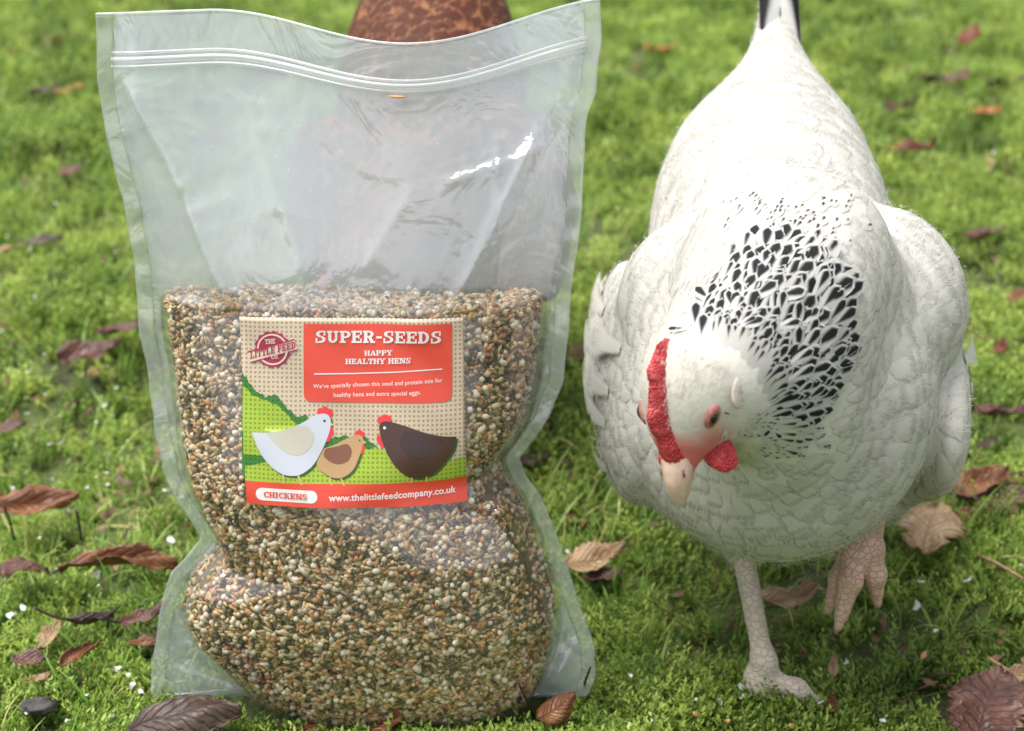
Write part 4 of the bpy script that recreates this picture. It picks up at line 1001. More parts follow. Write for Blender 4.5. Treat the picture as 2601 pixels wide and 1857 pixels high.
for i, a in enumerate([
    (70, 1112, 215, -78, .40, 'rust', .9, .5, 0, .5, 0, .0, .022, 'curled tan-brown leaf propped on dark stems at the left edge'),
    (52, 1258, 135, 160, .95, 'purple', -.5, -.9, .35, 0, 2, .5, .018, 'drooping purple-brown lobed leaf under the curled leaf at the left edge'),
    (262, 1245, 265, -82, .26, 'rust', 1.5, -.4, 0, .1, 0, .12, .016, 'long rolled rust leaf reaching to the waist of the seed bag'),
    (190, 1372, 125, -80, .32, 'dark', 1.3, .4, 0, 0, 0, .3, .014, 'small almost black curled leaf left of the seed bag'),
    (322, 1365, 110, -60, .55, 'purple', .5, .4, .2, 0, 2, .15, .016, 'purple-red crumpled leaf touching the lower left of the seed bag'),
    (320, 1425, 70, -88, .5, 'rust', .7, .3, .1, 0, 0, 0, .010, 'small rust leaf low against the left side of the seed bag'),
    (178, 1450, 105, -38, .42, 'rust', 1.4, .2, 0, .2, 0, 0, .016, 'rolled red-brown leaf standing open below the black curled leaf'),
    (68, 1462, 90, -100, .6, 'purple', .6, .6, .1, 0, 0, .1, .012, 'small dull brown leaf with ragged tip near the left edge'),
    (112, 1408, 80, -20, .6, 'tan', .8, .3, .3, 0, 0, .2, .012, 'pale tan folded leaf between two darker leaves at lower left'),
    (85, 1506, 60, -60, .5, 'tan', .5, .4, .1, 0, 0, 0, .008, 'tiny pale leaf scrap low at the left'),
    (408, 1592, 265, -82, .58, 'dark', -1.0, -.5, .1, .25, 0, .18, .028, 'large dark brown leaf in front of the lower left corner of the seed bag'),
    (770, 1622, 270, -88, .34, 'red', -.5, .5, .2, .2, 0, .1, .010, 'dark red leaf tucked under the front of the seed bag'),
    (1238, 1572, 100, -60, .70, 'rust', -.9, .3, .3, .5, 0, 0, .020, 'brown cupped leaf at the lower right corner of the seed bag'),
    (1322, 1236, 150, -75, .55, 'tan', .8, .5, .2, .2, 0, .1, .014, 'pale brown crumpled leaf between seed bag and white hen'),
    (1338, 1278, 90, -85, .5, 'purple', .7, .3, .1, 0, 0, 0, .008, 'grey-purple leaf half under the pale leaf between bag and hen'),
    (1748, 1322, 155, -82, .45, 'tan', .5, .6, .05, .1, 0, .1, .010, 'tan leaf with curled edge between the legs of the white hen'),
    (2200, 1556, 235, -30, .85, 'purple', -.4, -.6, .25, -.1, 0, .25, .020, 'large veined purple-brown leaf in the lower right corner'),
    (2255, 1500, 110, -70, .5, 'tan', .7, .4, .2, 0, 0, .1, .016, 'curled tan leaf edge above the large purple leaf at lower right'),
    (2068, 1162, 190, -25, .80, 'tan', -.5, -.4, .15, 0, 0, .0, .018, 'large pale tan leaf lying behind the lifted foot of the white hen'),
    (2180, 1068, 150, -70, .55, 'rust', .8, .4, .3, .2, 0, .1, .018, 'rust leaf on top of the small pile right of the white hen'),
    (2215, 1106, 160, -95, .60, 'purple', .5, .5, .1, 0, 2, .1, .012, 'purple-grey leaf in the small pile right of the white hen'),
    (2165, 1138, 95, -80, .65, 'red', -.5, .4, .2, 0, 0, 0, .010, 'small reddish leaf at the front of the pile right of the white hen'),
    (2262, 1060, 80, -70, .6, 'purple', .5, .3, .1, 0, 0, 0, .014, 'dark purple leaf at the right edge beside the leaf pile'),
    (1846, 1562, 58, -10, .55, 'rust', .5, .3, .2, 0, 0, 0, .006, 'tiny upright rust leaf in front of the white hen'),
    (1852, 1478, 52, -15, .5, 'tan', .9, .3, .7, 0, 0, 0, .012, 'tiny pale bud-like leaf right of the standing foot of the white hen'),
    (2225, 912, 130, -84, .40, 'purple', 1.0, .3, 0, 0, 0, .3, .014, 'brown rolled leaf at the right edge level with the head of the white hen'),
    (1295, 785, 100, -50, .65, 'rust', .8, .5, .2, 0, 0, 0, .018, 'rust leaf seen between the seed bag and the left wing of the hen'),
    (1185, 1020, 90, -75, .5, 'dark', .8, .4, .1, 0, 0, 0, .012, 'brown leaf right beside the pinched waist of the seed bag'),
    (200, 778, 150, -70, .46, 'purple', .8, .4, .15, .2, 0, 0, .020, 'blurred mauve-brown leaf on the grass left of the seeds'),
    (268, 728, 105, -75, .55, 'purple', .7, .4, .2, 0, 0, 0, .020, 'blurred dark red-brown leaf half hidden by the left edge of the bag'),
    (22, 948, 75, -85, .6, 'purple', .6, .4, .2, 0, 0, 0, .014, 'blurred brown leaf at the left edge level with the label'),
    (22, 560, 60, -70, .5, 'tan', .6, .4, .1, 0, 0, 0, .014, 'blurred pale brown leaf at the left edge level with the empty part of the bag'),
    (160, 205, 75, -85, .6, 'orange', .6, .3, .2, 0, 0, 0, .016, 'blurred orange leaf on the grass at upper left'),
    (100, 205, 70, -75, .6, 'dark', .6, .3, .2, 0, 0, 0, .014, 'blurred dark leaf beside the orange leaf at upper left'),
    (160, 385, 60, -60, .7, 'purple', .6, .3, .2, 0, 0, 0, .014, 'blurred reddish brown leaf at middle height left of the bag'),
    (95, 540, 95, -95, .4, 'dark', .6, .3, .1, 0, 0, .3, .010, 'blurred dark strip of leaf left of the empty part of the bag'),
    (2155, 85, 85, -40, .65, 'red', .8, .4, .35, 0, 0, .2, .030, 'bright red-brown curled leaf on the grass at upper right'),
    (1468, 112, 75, -88, .55, 'orange', .7, .3, .1, 0, 0, 0, .014, 'blurred orange and grey leaf between the bag top and the hen tail'),
    (2098, 178, 115, -88, .40, 'purple', .7, .3, .1, 0, 0, 0, .014, 'blurred purple-brown leaf at upper right below the red leaf'),
    (2012, 335, 122, -84, .42, 'red', .8, .3, .1, .1, 0, 0, .016, 'blurred red-brown leaf just right of the white hen back'),
    (1998, 240, 90, -60, .42, 'purple', .8, .3, .1, .1, 0, 0, .016, 'blurred brown leaf leaning near the upper right of the hen tail'),
    (2232, 185, 95, -95, .5, 'dark', .6, .3, .1, 0, 0, .2, .012, 'blurred dark leaf touching the right edge near the top'),
    (2195, 252, 70, -80, .5, 'orange', .6, .3, .1, 0, 0, 0, .012, 'blurred pale orange leaf at right below the dark edge leaf'),
    (2262, 655, 65, -60, .6, 'rust', .7, .3, .2, 0, 0, 0, .016, 'blurred rust leaf at the right edge level with the hackle of the hen'),
    (2185, 525, 100, -85, .35, 'purple', .7, .3, .1, 0, 0, .2, .010, 'blurred grey-purple leaf right of the shoulder of the white hen'),
    (2225, 770, 70, -30, .5, 'red', .7, .3, .1, 0, 0, 0, .014, 'blurred small red leaf between hen wing and right edge'),
    (2195, 985, 60, -60, .5, 'dark', .7, .3, .1, 0, 0, 0, .010, 'small dark leaf above the leaf pile at right'),
]):
    leaf(*a[:13], seed=i + 1, label=a[13])

# ------------------------------------------------------------------ bark chip, twigs, petals, loose grains
def bark(x, y, px, label):
    r = np.random.default_rng(77); c = at_z(x, y, .004); L = px * S_ / FPX * ((c - C0) @ CF)
    V, F = ico(3); n = np.sin(V @ r.normal(0, 4, (3, 5)) + r.uniform(0, 6, 5)).sum(1)
    V = V * (1 + .07 * n)[:, None] * np.array([L * .5, L * .32, L * .16]); V[:, 2] = np.round(V[:, 2] / .002) * .0012 + V[:, 2] * .4
    o = mesh_obj('bark_chip', V, F, simple('dark_bark', (.045, .040, .038), .7, .4, 220, .9), None, False); o.location = c; tag(o, label, 'bark')
bark(82, 1568, 82, 'small black bark chip in the grass at the lower left')
def twig(pts, r0, r1, label, m):
    P = np.array([at_z(x, y, 0) if z is None else (at_Y(x, y, z)) for x, y, z in pts]); o0 = P[0].copy(); o0[2] = 0
    V, F = tube(spline(P, 16), np.linspace(r0, r1, 16) * (1 + .15 * np.sin(np.arange(16) * 2.1)), 7); o = mesh_obj('twig', V - o0, F, m, None); o.location = o0; tag(o, label, 'twig', 'thin twigs in the grass')
tw = simple('black_twig', (.022, .016, .013), .55, .3, 200); tt = simple('tan_twig', (.36, .22, .11), .55, .2, 200)
twig([(1187, 1592, None), (1172, 1560, .662), (1153, 1520, .66)], .0010, .0007, 'black twig leaning on the lower right front of the seed bag', tw)
twig([(1298, 1530, None), (1300, 1515, .69), (1312, 1482, .688)], .0008, .0006, 'short black twig against the lower right corner of the seed bag', tw)
twig([(238, 1395, None), (245, 1365, .74), (268, 1345, .745)], .0009, .0006, 'black forked twig beside the small black leaf', tw)
twig([(32, 1200, None), (22, 1160, .86), (8, 1122, .86)], .0009, .0007, 'dark stem under the curled leaf nearest the left edge', tw)
twig([(180, 1200, None), (176, 1165, .86), (170, 1135, .86)], .0011, .0008, 'second dark stem further right under the curled leaf', tw)
twig([(95, 1490, None), (125, 1498, .725), (160, 1508, .715)], .0008, .0006, 'thin brown twig between the folded leaves at lower left', tt)
twig([(2170, 1232, None), (2220, 1255, .79), (2274, 1286, .775)], .0014, .0010, 'tan twig lying at the right edge beside the lifted foot', tt)
twig([(2195, 1462, None), (2240, 1490, .71), (2275, 1516, .70)], .0012, .0010, 'curved tan twig above the large purple leaf', tt)
twig([(1300, 1595, None), (1270, 1600, .66), (1255, 1612, .655)], .0007, .0005, 'short dark twig on the moss right of the seed bag front', tw)
def petals():
    r = np.random.default_rng(9); m = N('white_petal'); p = m.pr((.80, .80, .78), .5); tr = m.n('ShaderNodeBsdfTranslucent'); tr.inputs[0].default_value = (.8, .8, .78, 1); m = m.done(m.shade(p, tr.outputs[0], .3))
    shapes = []
    for s in range(5):
        n = 9; V = [(0, 0, 0)]; F = []
        for rg in (.55, 1.0):
            for q in range(n):
                th = 2 * math.pi * q / n; a = rg * (1 + .25 * math.sin(2 * th + s) + .18 * r.normal()); V.append((a * math.cos(th), .75 * a * math.sin(th), .35 * rg * rg * math.sin(2 * th + s * 1.3) + .12 * r.normal()))
        for q in range(n):
            q2 = (q + 1) % n; F += [(0, 1 + q, 1 + q2), (1 + q, 1 + n + q, 1 + n + q2, 1 + q2)]
        me = bpy.data.meshes.new('petal'); me.from_pydata(V, [], F); me.polygons.foreach_set('use_smooth', np.ones(len(me.polygons), bool)); me.materials.append(m); shapes.append(me)
    known = [(27, 1368, 20), (50, 1290 + 60, 9), (260, 1484, 10), (293, 1522, 9), (315, 1538, 8), (285, 1500, 6), (1720, 1275, 13), (1700, 1270, 9), (2150, 1288, 13), (2045, 1292, 8), (2035, 1345, 14), (1650, 1532, 14), (1645, 1548, 10), (1722, 1545, 6), (1825, 1560, 7), (1612, 1500, 6), (2018, 1448, 9), (1600, 1560, 8), (1690, 1535, 6), (1545, 1555, 7), (1615, 1310, 9), (1880, 1470, 8), (1262, 1225, 7), (215, 1275, 11), (300, 1235, 10), (330, 1230, 8), (380, 1200, 10), (165, 8, 4), (370, 1090, 9), (400, 1105, 8), (250, 1590, 7), (150, 1600, 6), (60, 1585, 5), (1400, 1500, 6), (1450, 1600, 6), (1960, 1600, 7), (2080, 1400, 6)]
    spots = list(known)
    while len(spots) < 150:
        y = r.uniform(60, 1600) if r.uniform() < .35 else r.uniform(480, 1150); x = r.uniform(0, 290) if r.uniform() < .6 else r.uniform(1300, 2275)
        spots.append((x, y, r.uniform(3.2, 6.5) * (.75 + .25 * (y / 1600))))
    for x, y, s in spots:
        c = at_z(x, y, .004); D = (c - C0) @ CF
        if abs(c[0] - HEN.location.x) < .10 and abs(c[1] - .86) < .14: continue
        o = bpy.data.objects.new('petal', shapes[r.integers(0, 5)]); COL.objects.link(o); k = s * S_ / FPX * D
        o.location = (c[0], c[1], max(.004, float(gz(c[0], c[1])) + .012)); o.scale = (k, k, k); o.rotation_euler = (r.normal(.5, .4), r.normal(0, .4), r.uniform(0, 6.28))
        tag(o, 'small white petal fleck lying loose on the moss', 'petal', 'white petal flecks scattered over the lawn')
        special = {27: 'largest white petal scrap on the grass at the left edge', 1720: 'white petal scrap behind the tan leaf between the hen legs', 2150: 'round white petal right of the lifted hen foot', 2035: 'long white petal under the toes of the lifted hen foot', 1650: 'white petal standing up left of the standing hen foot'}
        if x in special: o['label'] = special[x]
petals()
def grains():
    V, F = ico(2); V = V.copy(); V[:, 1:] *= (1 - .3 * V[:, :1] ** 2); V *= np.array([.0030, .0017, .0015]); m = simple('wheat_grain', (.58, .30, .12), .45, .15, 300)
    me = None
    for (x, y, lb) in ((1617, 1602, 'split orange grain on the moss at the bottom, left of the others'), (1758, 1613, 'orange grain at the very bottom below the standing foot'), (2052, 1456, 'single orange grain on the moss left of the large purple leaf'), (1546, 1587, 'small orange grain on the moss near the bottom between bag and hen')):
        c = at_z(x, y, .004)
        if me is None: o = mesh_obj('fallen_grain', V, F, m); me = o.data
        else: o = bpy.data.objects.new('fallen_grain', me); COL.objects.link(o)
        o.location = c; o.rotation_euler = (.3, .8, random.uniform(0, 6)); tag(o, lb, 'grain', 'grains dropped on the moss')
    husk = mesh_obj('stuck_husk', V * np.array([1.5, 1, .5]), F, m); xz, sz = on_plane(890, 186); p = pouch(np.array([xz]), np.array([sz + .012]), 1, .0022)[0]; husk.location = p; husk.rotation_euler = (0, .05, 0)
    tag(husk, 'tan husk stuck to the zip of the seed bag', 'husk')
grains()
# ------------------------------------------------------------------ printed label on the pouch: flat printed pieces, each laid on the curved film
# coordinates below are label millimetre-like units (x right 95..1895, y down 65..1545)
def solve_front(x, y):
    q = np.array(on_plane(x, y))
    for _ in range(12):
        f = proj(pouch(q[:1], q[1:], 1)[0]) - np.array([x, y]); e = 1e-4; J = np.zeros((2, 2))
        for i in range(2):
            d = q.copy(); d[i] += e; J[:, i] = (proj(pouch(d[:1], d[1:], 1)[0]) - np.array([x, y]) - f) / e
        q = q - np.linalg.solve(J, f)
    return q
def c2d(x, y): return (580 + x / 1999 * 640) / S_, (780 + y / 1624 * 520) / S_
LC = [solve_front(*c2d(*p)) for p in ((95, 65), (1865, 75), (150, 1545), (1895, 1535))]
def lab(x, y, off):
    x = np.asarray(x, float); y = np.asarray(y, float); t = (y - 65) / 1475.0; xl = 95 + 55 * t; xr = 1865 + 30 * t; s = (x - xl) / (xr - xl)
    q = (LC[0] * ((1 - s) * (1 - t))[:, None] + LC[1] * (s * (1 - t))[:, None] + LC[2] * ((1 - s) * t)[:, None] + LC[3] * (s * t)[:, None])
    return pouch(q[:, 0], q[:, 1], 1, 0) + off * PN
LAYER = [0]
def piece(name, polys, mat, parent, lvl, step=60, uv=False):
    """polys: list of outlines [(x, y)...]; laid on the label lvl steps above the film"""
    bm = bmesh.new()
    for n, P in enumerate(polys):
        vs = [bm.verts.new((p[0], -p[1], n * .01)) for p in P]
        f = bm.faces.new(vs); 
    bm.normal_update()
    for f in bm.faces:
        if f.normal.z < 0: f.normal_flip()
    bmesh.ops.triangulate(bm, faces=[f for f in bm.faces if len(f.verts) > 4])
    xs = [v.co.x for v in bm.verts]; ys = [v.co.y for v in bm.verts]
    for a in np.arange(math.floor(min(xs) / step) * step + step, max(xs), step): bmesh.ops.bisect_plane(bm, geom=bm.verts[:] + bm.edges[:] + bm.faces[:], plane_co=(a, 0, 0), plane_no=(1, 0, 0))
    for a in np.arange(math.floor(min(ys) / step) * step + step, max(ys), step): bmesh.ops.bisect_plane(bm, geom=bm.verts[:] + bm.edges[:] + bm.faces[:], plane_co=(0, a, 0), plane_no=(0, 1, 0))
    bm.verts.index_update()
    Q = np.array([v.co[:] for v in bm.verts]); F = [[v.index for v in f.verts] for f in bm.faces]; bm.free()
    bx, by = Q[:, 0], -Q[:, 1]; buck = .0011 * (.5 + .5 * np.sin(.0042 * bx + .0026 * by + 1.2 * np.sin(.004 * by + .6))) ** 2 + .0007 * np.clip((by - 65) / 400 - 1, -1, 0) ** 2 * (.5 + .5 * np.sin(.008 * bx + 1)) + .0005 * (.5 + .5 * np.sin(.011 * bx - .013 * by))
    V = lab(Q[:, 0], -Q[:, 1], 0) + ((.0005 + buck[:, None] + lvl * .00010) + Q[:, 2:3] * .0005) * PN
    return mesh_obj(name, V - BO, F, mat, parent, True, uv=np.stack([Q[:, 0] / 100, Q[:, 1] / 100], -1))
def ink(name, c, rough=.42, weave=0.0):
    k = N(name)
    if weave:
        uv = k.n('ShaderNodeUVMap'); sp = k.n('ShaderNodeSeparateXYZ'); k.l(uv.outputs[0], sp.inputs[0])
        wob = k.noise(3.0, 2, uv.outputs[0]); hx = k.math('SINE', k.math('MULTIPLY', k.math('ADD', sp.outputs[0], k.math('MULTIPLY', wob, .12)), 2 * math.pi / .36)); hy = k.math('SINE', k.math('MULTIPLY', k.math('ADD', sp.outputs[1], k.math('MULTIPLY', wob, .12)), 2 * math.pi / .36))
        h = k.math('MINIMUM', k.math('ADD', hx, .35), k.math('ADD', hy, .35)); hole = k.n('ShaderNodeClamp', Value=k.math('MULTIPLY', h, 1.3)).outputs[0]
        f = k.noise(14, 3, uv.outputs[0]); col = k.ramp(f, [(.3, tuple(x * .72 for x in c)), (.7, tuple(min(1, x * 1.1) for x in c))])
        col = k.mix(k.math('MULTIPLY', hole, weave), col, tuple(x * .30 for x in c))
        return k.done(k.pr(col, rough, Specular_IOR_Level=.5))
    return k.done(k.pr(c, rough, Specular_IOR_Level=.5, Coat_Weight=.45, Coat_Roughness=.22))
def arc(cx, cy, rx, ry, a0, a1, n=18): return [(cx + rx * math.cos(R(a)), cy - ry * math.sin(R(a))) for a in np.linspace(a0, a1, n)]
def band(cx, cy, rx, ry, tx, ty, a0, a1, n=12):
    o = arc(cx, cy, rx, ry, a0, a1, n); i = arc(cx, cy, rx - tx, ry - ty, a0, a1, n)
    return [[o[k], o[k + 1], i[k + 1], i[k]] for k in range(n - 1)]
def box(x0, y0, x1, y1): return [(x0, y0), (x1, y0), (x1, y1), (x0, y1)]
def rbox(x0, y0, x1, y1, r, top=True):
    P = []
    P += arc(x1 - r, y0 + r, r, r, 0, 90, 7) if top else [(x1, y0)]
    P += arc(x0 + r, y0 + r, r, r, 90, 180, 7) if top else [(x0, y0)]
    P += arc(x0 + r, y1 - r, r, r, 180, 270, 7) + arc(x1 - r, y1 - r, r, r, 270, 360, 7); return P
# a bold slab alphabet drawn on a unit cell, y up
def G(ch, st=.27, th=.15, stencil=False):
    s, t = st, th; b = lambda x0, y0, x1, y1: [(x0, y0), (x1, y0), (x1, y1), (x0, y1)]
    def stem(x): return [b(x, 0, x + s, 1)]
    def ser(x0, x1, y): return [b(x0, y, x1, y + t)]
    def bnd(cx, cy, rx, ry, a0, a1): return [[(p[0], 2 * cy - p[1]) for p in q] for q in band(cx, cy, rx, ry, s, t, a0, a1, 10)]
    L = {
     'S': lambda: bnd(.46, .73, .40, .27, 60, 265) + bnd(.44, .28, .42, .28, -120, 88) + [b(.70, .60, .84, 1.0)] + [b(.02, 0, .16, .40)] + [b(.40, .90, .72, 1.0), b(.14, 0, .46, .10)],
     'U': lambda: [b(.10, .30, .10 + s, 1), b(.68, .30, .68 + s * .7, 1)] + bnd(.49, .33, .385, .33, 180, 360) + ser(0, .46, 1 - t) + ser(.58, .98, 1 - t),
     'P': lambda: stem(.10) + ser(0, .5, 0) + ser(0, .55, 1 - t) + bnd(.50, .70, .42, .30, -90, 90) + [b(.3, .40, .52, .40 + t)],
     'E': lambda: stem(.10) + ser(0, .88, 0) + ser(0, .88, 1 - t) + [b(.3, .44, .66, .44 + t), b(.74, .0, .88, .34), b(.74, .66, .88, 1.0), b(.56, .34, .68, .68)],
     'R': lambda: stem(.10) + ser(0, .46, 0) + ser(0, .55, 1 - t) + bnd(.50, .71, .40, .29, -90, 90) + [b(.3, .42, .52, .42 + t)] + [[(.42, .46), (.70, .50), (.94, .0), (.66, .0)]] + ser(.64, 1.02, 0),
     'D': lambda: stem(.10) + ser(0, .5, 0) + ser(0, .5, 1 - t) + bnd(.45, .5, .50, .5, -90, 90),
     'H': lambda: stem(.08) + [b(.66, 0, .66 + s, 1)] + ser(0, .42, 0) + ser(0, .42, 1 - t) + ser(.58, 1.0, 0) + ser(.58, 1.0, 1 - t) + [b(.3, .43, .7, .43 + t)],
     'A': lambda: [[(.02, 0), (.18, 0), (.56, 1), (.40, 1)], [(.36, 1), (.66, 1), (1.0, 0), (.70, 0)], b(.22, .22, .74, .22 + t)] + ser(-.04, .34, 0) + ser(.62, 1.06, 0),
     'Y': lambda: [b(.36, 0, .36 + s, .5), [(.02, 1), (.32, 1), (.62, .42), (.36, .42)], [(.80, 1), (.96, 1), (.60, .42), (.46, .42)]] + ser(.22, .78, 0) + ser(-.06, .44, 1 - t) + ser(.64, 1.06, 1 - t),
     'L': lambda: stem(.12) + ser(0, .86, 0) + ser(0, .5, 1 - t) + [b(.72, 0, .86, .40)],
     'T': lambda: [b(.34, 0, .34 + s, 1)] + ser(.2, .75, 0) + ser(0, .96, 1 - t) + [b(0, .62, .14, 1), b(.82, .62, .96, 1)],
     'N': lambda: [b(.10, 0, .10 + s * .6, 1), b(.78, 0, .78 + s * .6, 1), [(.10, 1), (.40, 1), (.94, 0), (.64, 0)]] + ser(0, .42, 0) + ser(-.02, .34, 1 - t) + ser(.64, 1.04, 1 - t),
     'C': lambda: bnd(.50, .5, .48, .5, 55, 305) + [b(.74, .62, .88, 1.0), b(.74, .0, .88, .34)],
     'I': lambda: stem(.12) + ser(0, .52, 0) + ser(0, .52, 1 - t),
     'K': lambda: stem(.10) + ser(0, .46, 0) + ser(0, .46, 1 - t) + [[(.36, .42), (.44, .60), (.90, 1), (.66, 1)], [(.40, .56), (.62, .68), (1.0, 0), (.70, 0)]] + ser(.60, 1.06, 0) + ser(.58, 1.0, 1 - t),
     'F': lambda: stem(.10) + ser(0, .48, 0) + ser(0, .86, 1 - t) + [b(.3, .44, .66, .44 + t), b(.72, .62, .86, 1.0), b(.56, .34, .68, .68)],
     'O': lambda: bnd(.50, .5, .50, .5, 0, 360),
     '-': lambda: [b(.05, .36, .50, .54)], '.': lambda: [b(.08, 0, .30, .2)], ' ': lambda: []}
    W_ = {'I': .52, '-': .55, '.': .38, ' ': .42}
    return L[ch](), W_.get(ch, 1.0 if ch in 'AHNRYKUD' else .9)
def slab(txt, x0, y0, x1, y1, rise=0.0, gap=.08):
    """text between x0..x1, cap top y0, baseline y1; rise lifts the right end"""
    w = 0; items = []
    for ch in txt:
        g, gw = G(ch); items.append((g, w)); w += gw + gap
    w -= gap; out = []
    for g, ox in items:
        for P in g:
            Q = []
            for p in P:
                X = x0 + (p[0] + ox) / w * (x1 - x0); Y = y1 - p[1] * (y1 - y0) - rise * (X - x0) / (x1 - x0); Q.append((X, Y))
            out.append(Q)
    return out
def sans(txt, x0, y0, x1, rise=0.0, bold=.012, xh=None):
    """plain lettering from the built-in font: returns triangles between x0..x1 with baseline y0"""
    cu = bpy.data.curves.new('lettering', 'FONT'); cu.body = txt; cu.size = 1.0; cu.offset = bold; cu.resolution_u = 3; cu.space_character = 1.03
    ob = bpy.data.objects.new('lettering_source', cu); COL.objects.link(ob); bpy.context.view_layer.update()
    me = ob.evaluated_get(bpy.context.evaluated_depsgraph_get()).to_mesh(); V = np.array([v.co[:] for v in me.vertices]); Fs = [tuple(p.vertices) for p in me.polygons]
    bpy.data.objects.remove(ob); bpy.data.curves.remove(cu)
    k = (x1 - x0) / (V[:, 0].max() - V[:, 0].min()); ky = k if xh is None else xh
    X = x0 + (V[:, 0] - V[:, 0].min()) * k; Y = y0 - V[:, 1] * ky - rise * (X - x0) / (x1 - x0)
    return [[(X[i], Y[i]) for i in f] for f in Fs]
def bez(pts, n=40):
    P = np.array(pts + [pts[0]], float); return [tuple(p) for p in spline(P, n)[:-1]]
def build_label():
    inkd = {k: ink(k + '_ink', c, .40) for k, c in {'red': (.68, .058, .028), 'white': (.70, .69, .68), 'crimson': (.36, .012, .06), 'comb': (.72, .03, .035), 'hen_white': (.52, .54, .61), 'hen_wing': (.50, .47, .39), 'chick': (.46, .28, .13), 'chick_wing': (.20, .075, .035), 'cocoa': (.060, .022, .014), 'cocoa_wing': (.038, .014, .010), 'legs': (.58, .40, .16), 'eye': (.03, .03, .03), 'amber': (.75, .42, .12)}.items()}
    bur = ink('burlap_print', (.64, .51, .37), .5, .75); g1 = ink('light_green_burlap', (.36, .50, .045), .5, .7); g2 = ink('dark_green_burlap', (.045, .20, .03), .5, .6); shd = ink('print_shadow_burlap', (.06, .12, .02), .5, .5)
    cream = ink('cream_ink', (.66, .55, .42), .45)
    L = piece('label', [box(95, 65, 1865, 65)[:2] + [(1895, 1535), (150, 1545)]], bur, BAG, 0, 50)
    # two-sided sticker: give the base sheet its thickness
    md = L.modifiers.new('thick', 'SOLIDIFY'); md.thickness = .0002; md.offset = -1
    def scallop(x0, x1, ytop, ybot, n, seed):
        r = np.random.default_rng(seed); P = [(x0, ybot)]
        for x in np.linspace(x0, x1, n): P.append((x, np.interp(x, [p[0] for p in ytop], [p[1] for p in ytop]) + r.uniform(-14, 14)))
        P.append((x1, ybot)); return P
    for q in [scallop(113, 720, [(113, 500), (215, 640), (300, 690), (380, 665), (470, 770), (560, 830), (640, 830), (720, 930)], 1300, 34, 1), scallop(790, 1190, [(790, 1010), (900, 985), (1010, 1000), (1100, 985), (1190, 1070)], 1300, 20, 2), scallop(1600, 1880, [(1600, 1260), (1750, 1200), (1880, 1180)], 1340, 12, 3)]: piece('dark_hill', [q], g2, L, 1)
    piece('light_hill', [scallop(117, 560, [(117, 600), (230, 700), (330, 720), (430, 770), (560, 900)], 960, 12, 4), scallop(137, 1886, [(137, 1235), (400, 1195), (700, 1190), (1000, 1080), (1250, 1075), (1500, 1230), (1760, 1190), (1886, 1170)], 1362, 40, 5), scallop(125, 420, [(125, 890), (300, 935), (420, 990)], 1150, 8, 6)], g1, L, 2)
    piece('red_panel', [rbox(606, 112, 1778, 722, 60, False)], inkd['red'], L, 3, 50)
    piece('red_band', [[(140, 1360), (1889, 1338), (1895, 1533), (150, 1543)]], inkd['red'], L, 3, 50)
    piece('white_pill', [rbox(226, 1405, 720, 1505, 49)], inkd['white'], L, 4)
    piece('title_lettering', slab('SUPER-SEEDS', 700, 166, 1694, 262, -0.0), inkd['white'], L, 5)
    piece('subtitle_lettering', slab('HAPPY', 1086, 322, 1306, 362, 6) + slab('HEALTHY HENS', 936, 386, 1452, 428, 12), inkd['white'], L, 5)
    piece('rule_line', [[(690, 497), (1000, 496), (1700, 464), (1700, 473), (1000, 505), (690, 507)]], inkd['white'], L, 5)
    piece('slogan_lettering', sans("We've specially chosen this seed and protein mix for", 692, 592, 1700, 22, .004) + sans('healthy hens and extra special eggs.', 860, 640, 1534, 6, .004), inkd['white'], L, 5)
    piece('website_lettering', sans('www.thelittlefeedcompany.co.uk', 816, 1466, 1806, 14, .022), inkd['white'], L, 5)
    piece('pill_lettering', slab('CHICKENS', 290, 1432, 638, 1478, 0), inkd['red'], L, 6)
    # round stamp with a banner across it
    cx, cy = 358, 316; n = 96
    disc = [(cx + (142 + 6 * math.sin(14 * a)) * math.cos(a), cy - (142 + 6 * math.sin(14 * a)) * math.sin(a)) for a in np.linspace(0, 2 * math.pi, n, False)]
    st = piece('stamp', [disc], inkd['crimson'], L, 3)
    piece('stamp_ring', band(cx, cy, 124, 124, 14, 14, 0, 360, 48), cream, L, 4)
    piece('stamp_banner', [[(158, 340), (536, 236), (560, 312), (186, 424)]], cream, L, 5)
    piece('banner_line', [[(156, 338), (534, 230), (536, 240), (158, 349)], [(184, 416), (560, 308), (562, 317), (186, 426)]], inkd['crimson'], L, 6)
    piece('stamp_lettering', [[(p[0], p[1]) for p in q] for q in slab('THE', 300, 236, 384, 276, 8)] + slab('CO.', 348, 362, 412, 392, 6), cream, L, 6)
    piece('banner_lettering', slab('LITTLE FEED', 178, 340, 546, 396, 96), inkd['crimson'], L, 7)
    def fowl(nm, body, wing, comb, wattles, beak, eye, legs, cb, cw, shadow, ce='eye'):
        piece('printed_shadow', [[(x + 16, y + 18) for x, y in body]], shd, L, 3)
        piece('printed_legs', legs, inkd['legs'], L, 4); piece('printed_comb', comb + wattles, inkd['comb'], L, 4); piece('printed_beak', [beak], inkd['amber'], L, 4)
        b = piece(nm, [body], inkd[cb], L, 5); piece('printed_wing', [wing], inkd[cw], L, 6); piece('printed_eye', [arc(eye[0], eye[1], eye[2], eye[2], 0, 330, 12)], inkd[ce], L, 6)
    def circ(x, y, a, b=None): return arc(x, y, a, b or a, 0, 345, 14)
    white = bez([(196, 966), (330, 964), (480, 935), (600, 880), (690, 828), (775, 812), (818, 850), (818, 920), (790, 1010), (745, 1110), (680, 1215), (590, 1280), (500, 1294), (410, 1270), (320, 1200), (250, 1100)], 70)
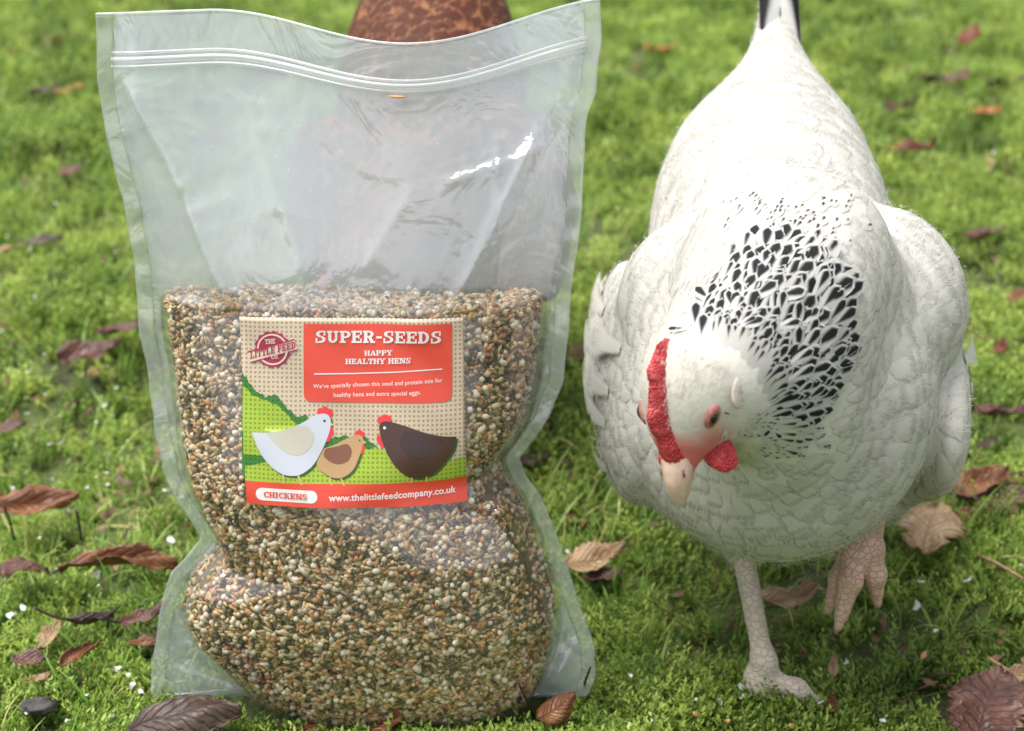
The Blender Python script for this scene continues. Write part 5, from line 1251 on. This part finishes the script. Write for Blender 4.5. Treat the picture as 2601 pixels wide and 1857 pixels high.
    fowl('printed_white_hen', white, bez([(312, 968), (440, 945), (560, 908), (640, 915), (686, 975), (675, 1050), (610, 1120), (530, 1134), (430, 1090)], 40), [circ(738, 800, 26, 34), circ(775, 785, 26, 30), circ(812, 805, 26, 34)], [circ(820, 950, 24, 34), circ(800, 995, 22, 32)], [(815, 875), (846, 898), (815, 910)], (772, 866, 10), [[(438, 1284), (454, 1284), (458, 1362), (444, 1362)], [(556, 1284), (572, 1280), (606, 1364), (590, 1364)]], 'hen_white', 'hen_wing', shd)
    chick = bez([(770, 1078), (860, 1045), (940, 1005), (1010, 975), (1055, 975), (1080, 1005), (1070, 1070), (1040, 1160), (1000, 1240), (930, 1295), (850, 1305), (770, 1270), (712, 1200)], 50)
    fowl('printed_tan_hen', chick, bez([(780, 1080), (870, 1062), (950, 1043), (987, 1090), (970, 1160), (910, 1195), (840, 1190), (770, 1140)], 30), [circ(1028, 965, 18, 24), circ(1050, 955, 18, 24), circ(1074, 968, 16, 22)], [circ(1076, 1070, 16, 26), circ(1066, 1100, 15, 20)], [(1076, 1008), (1102, 1035), (1076, 1042)], (1049, 1015, 6), [[(812, 1298), (822, 1298), (836, 1362), (826, 1362)], [(894, 1300), (904, 1296), (938, 1362), (926, 1364)]], 'chick', 'chick_wing', shd)
    cocoa = bez([(1812, 996), (1700, 985), (1560, 950), (1430, 905), (1330, 875), (1250, 862), (1208, 890), (1210, 950), (1240, 1050), (1290, 1150), (1360, 1240), (1450, 1300), (1540, 1310), (1640, 1270), (1720, 1190), (1790, 1090)], 70)
    fowl('printed_dark_hen', cocoa, bez([(1710, 1010), (1600, 975), (1480, 940), (1400, 955), (1370, 1030), (1410, 1110), (1500, 1155), (1590, 1130), (1660, 1070)], 40), [circ(1214, 855, 26, 30), circ(1248, 838, 24, 28), circ(1280, 848, 22, 30)], [circ(1202, 1000, 18, 32), circ(1226, 1035, 20, 30)], [(1208, 930), (1180, 948), (1210, 962)], (1247, 912, 12), [[(1456, 1298), (1470, 1298), (1464, 1350), (1448, 1350)], [(1570, 1296), (1584, 1296), (1584, 1350), (1570, 1350)]], 'cocoa', 'cocoa_wing', shd, 'white')
build_label()
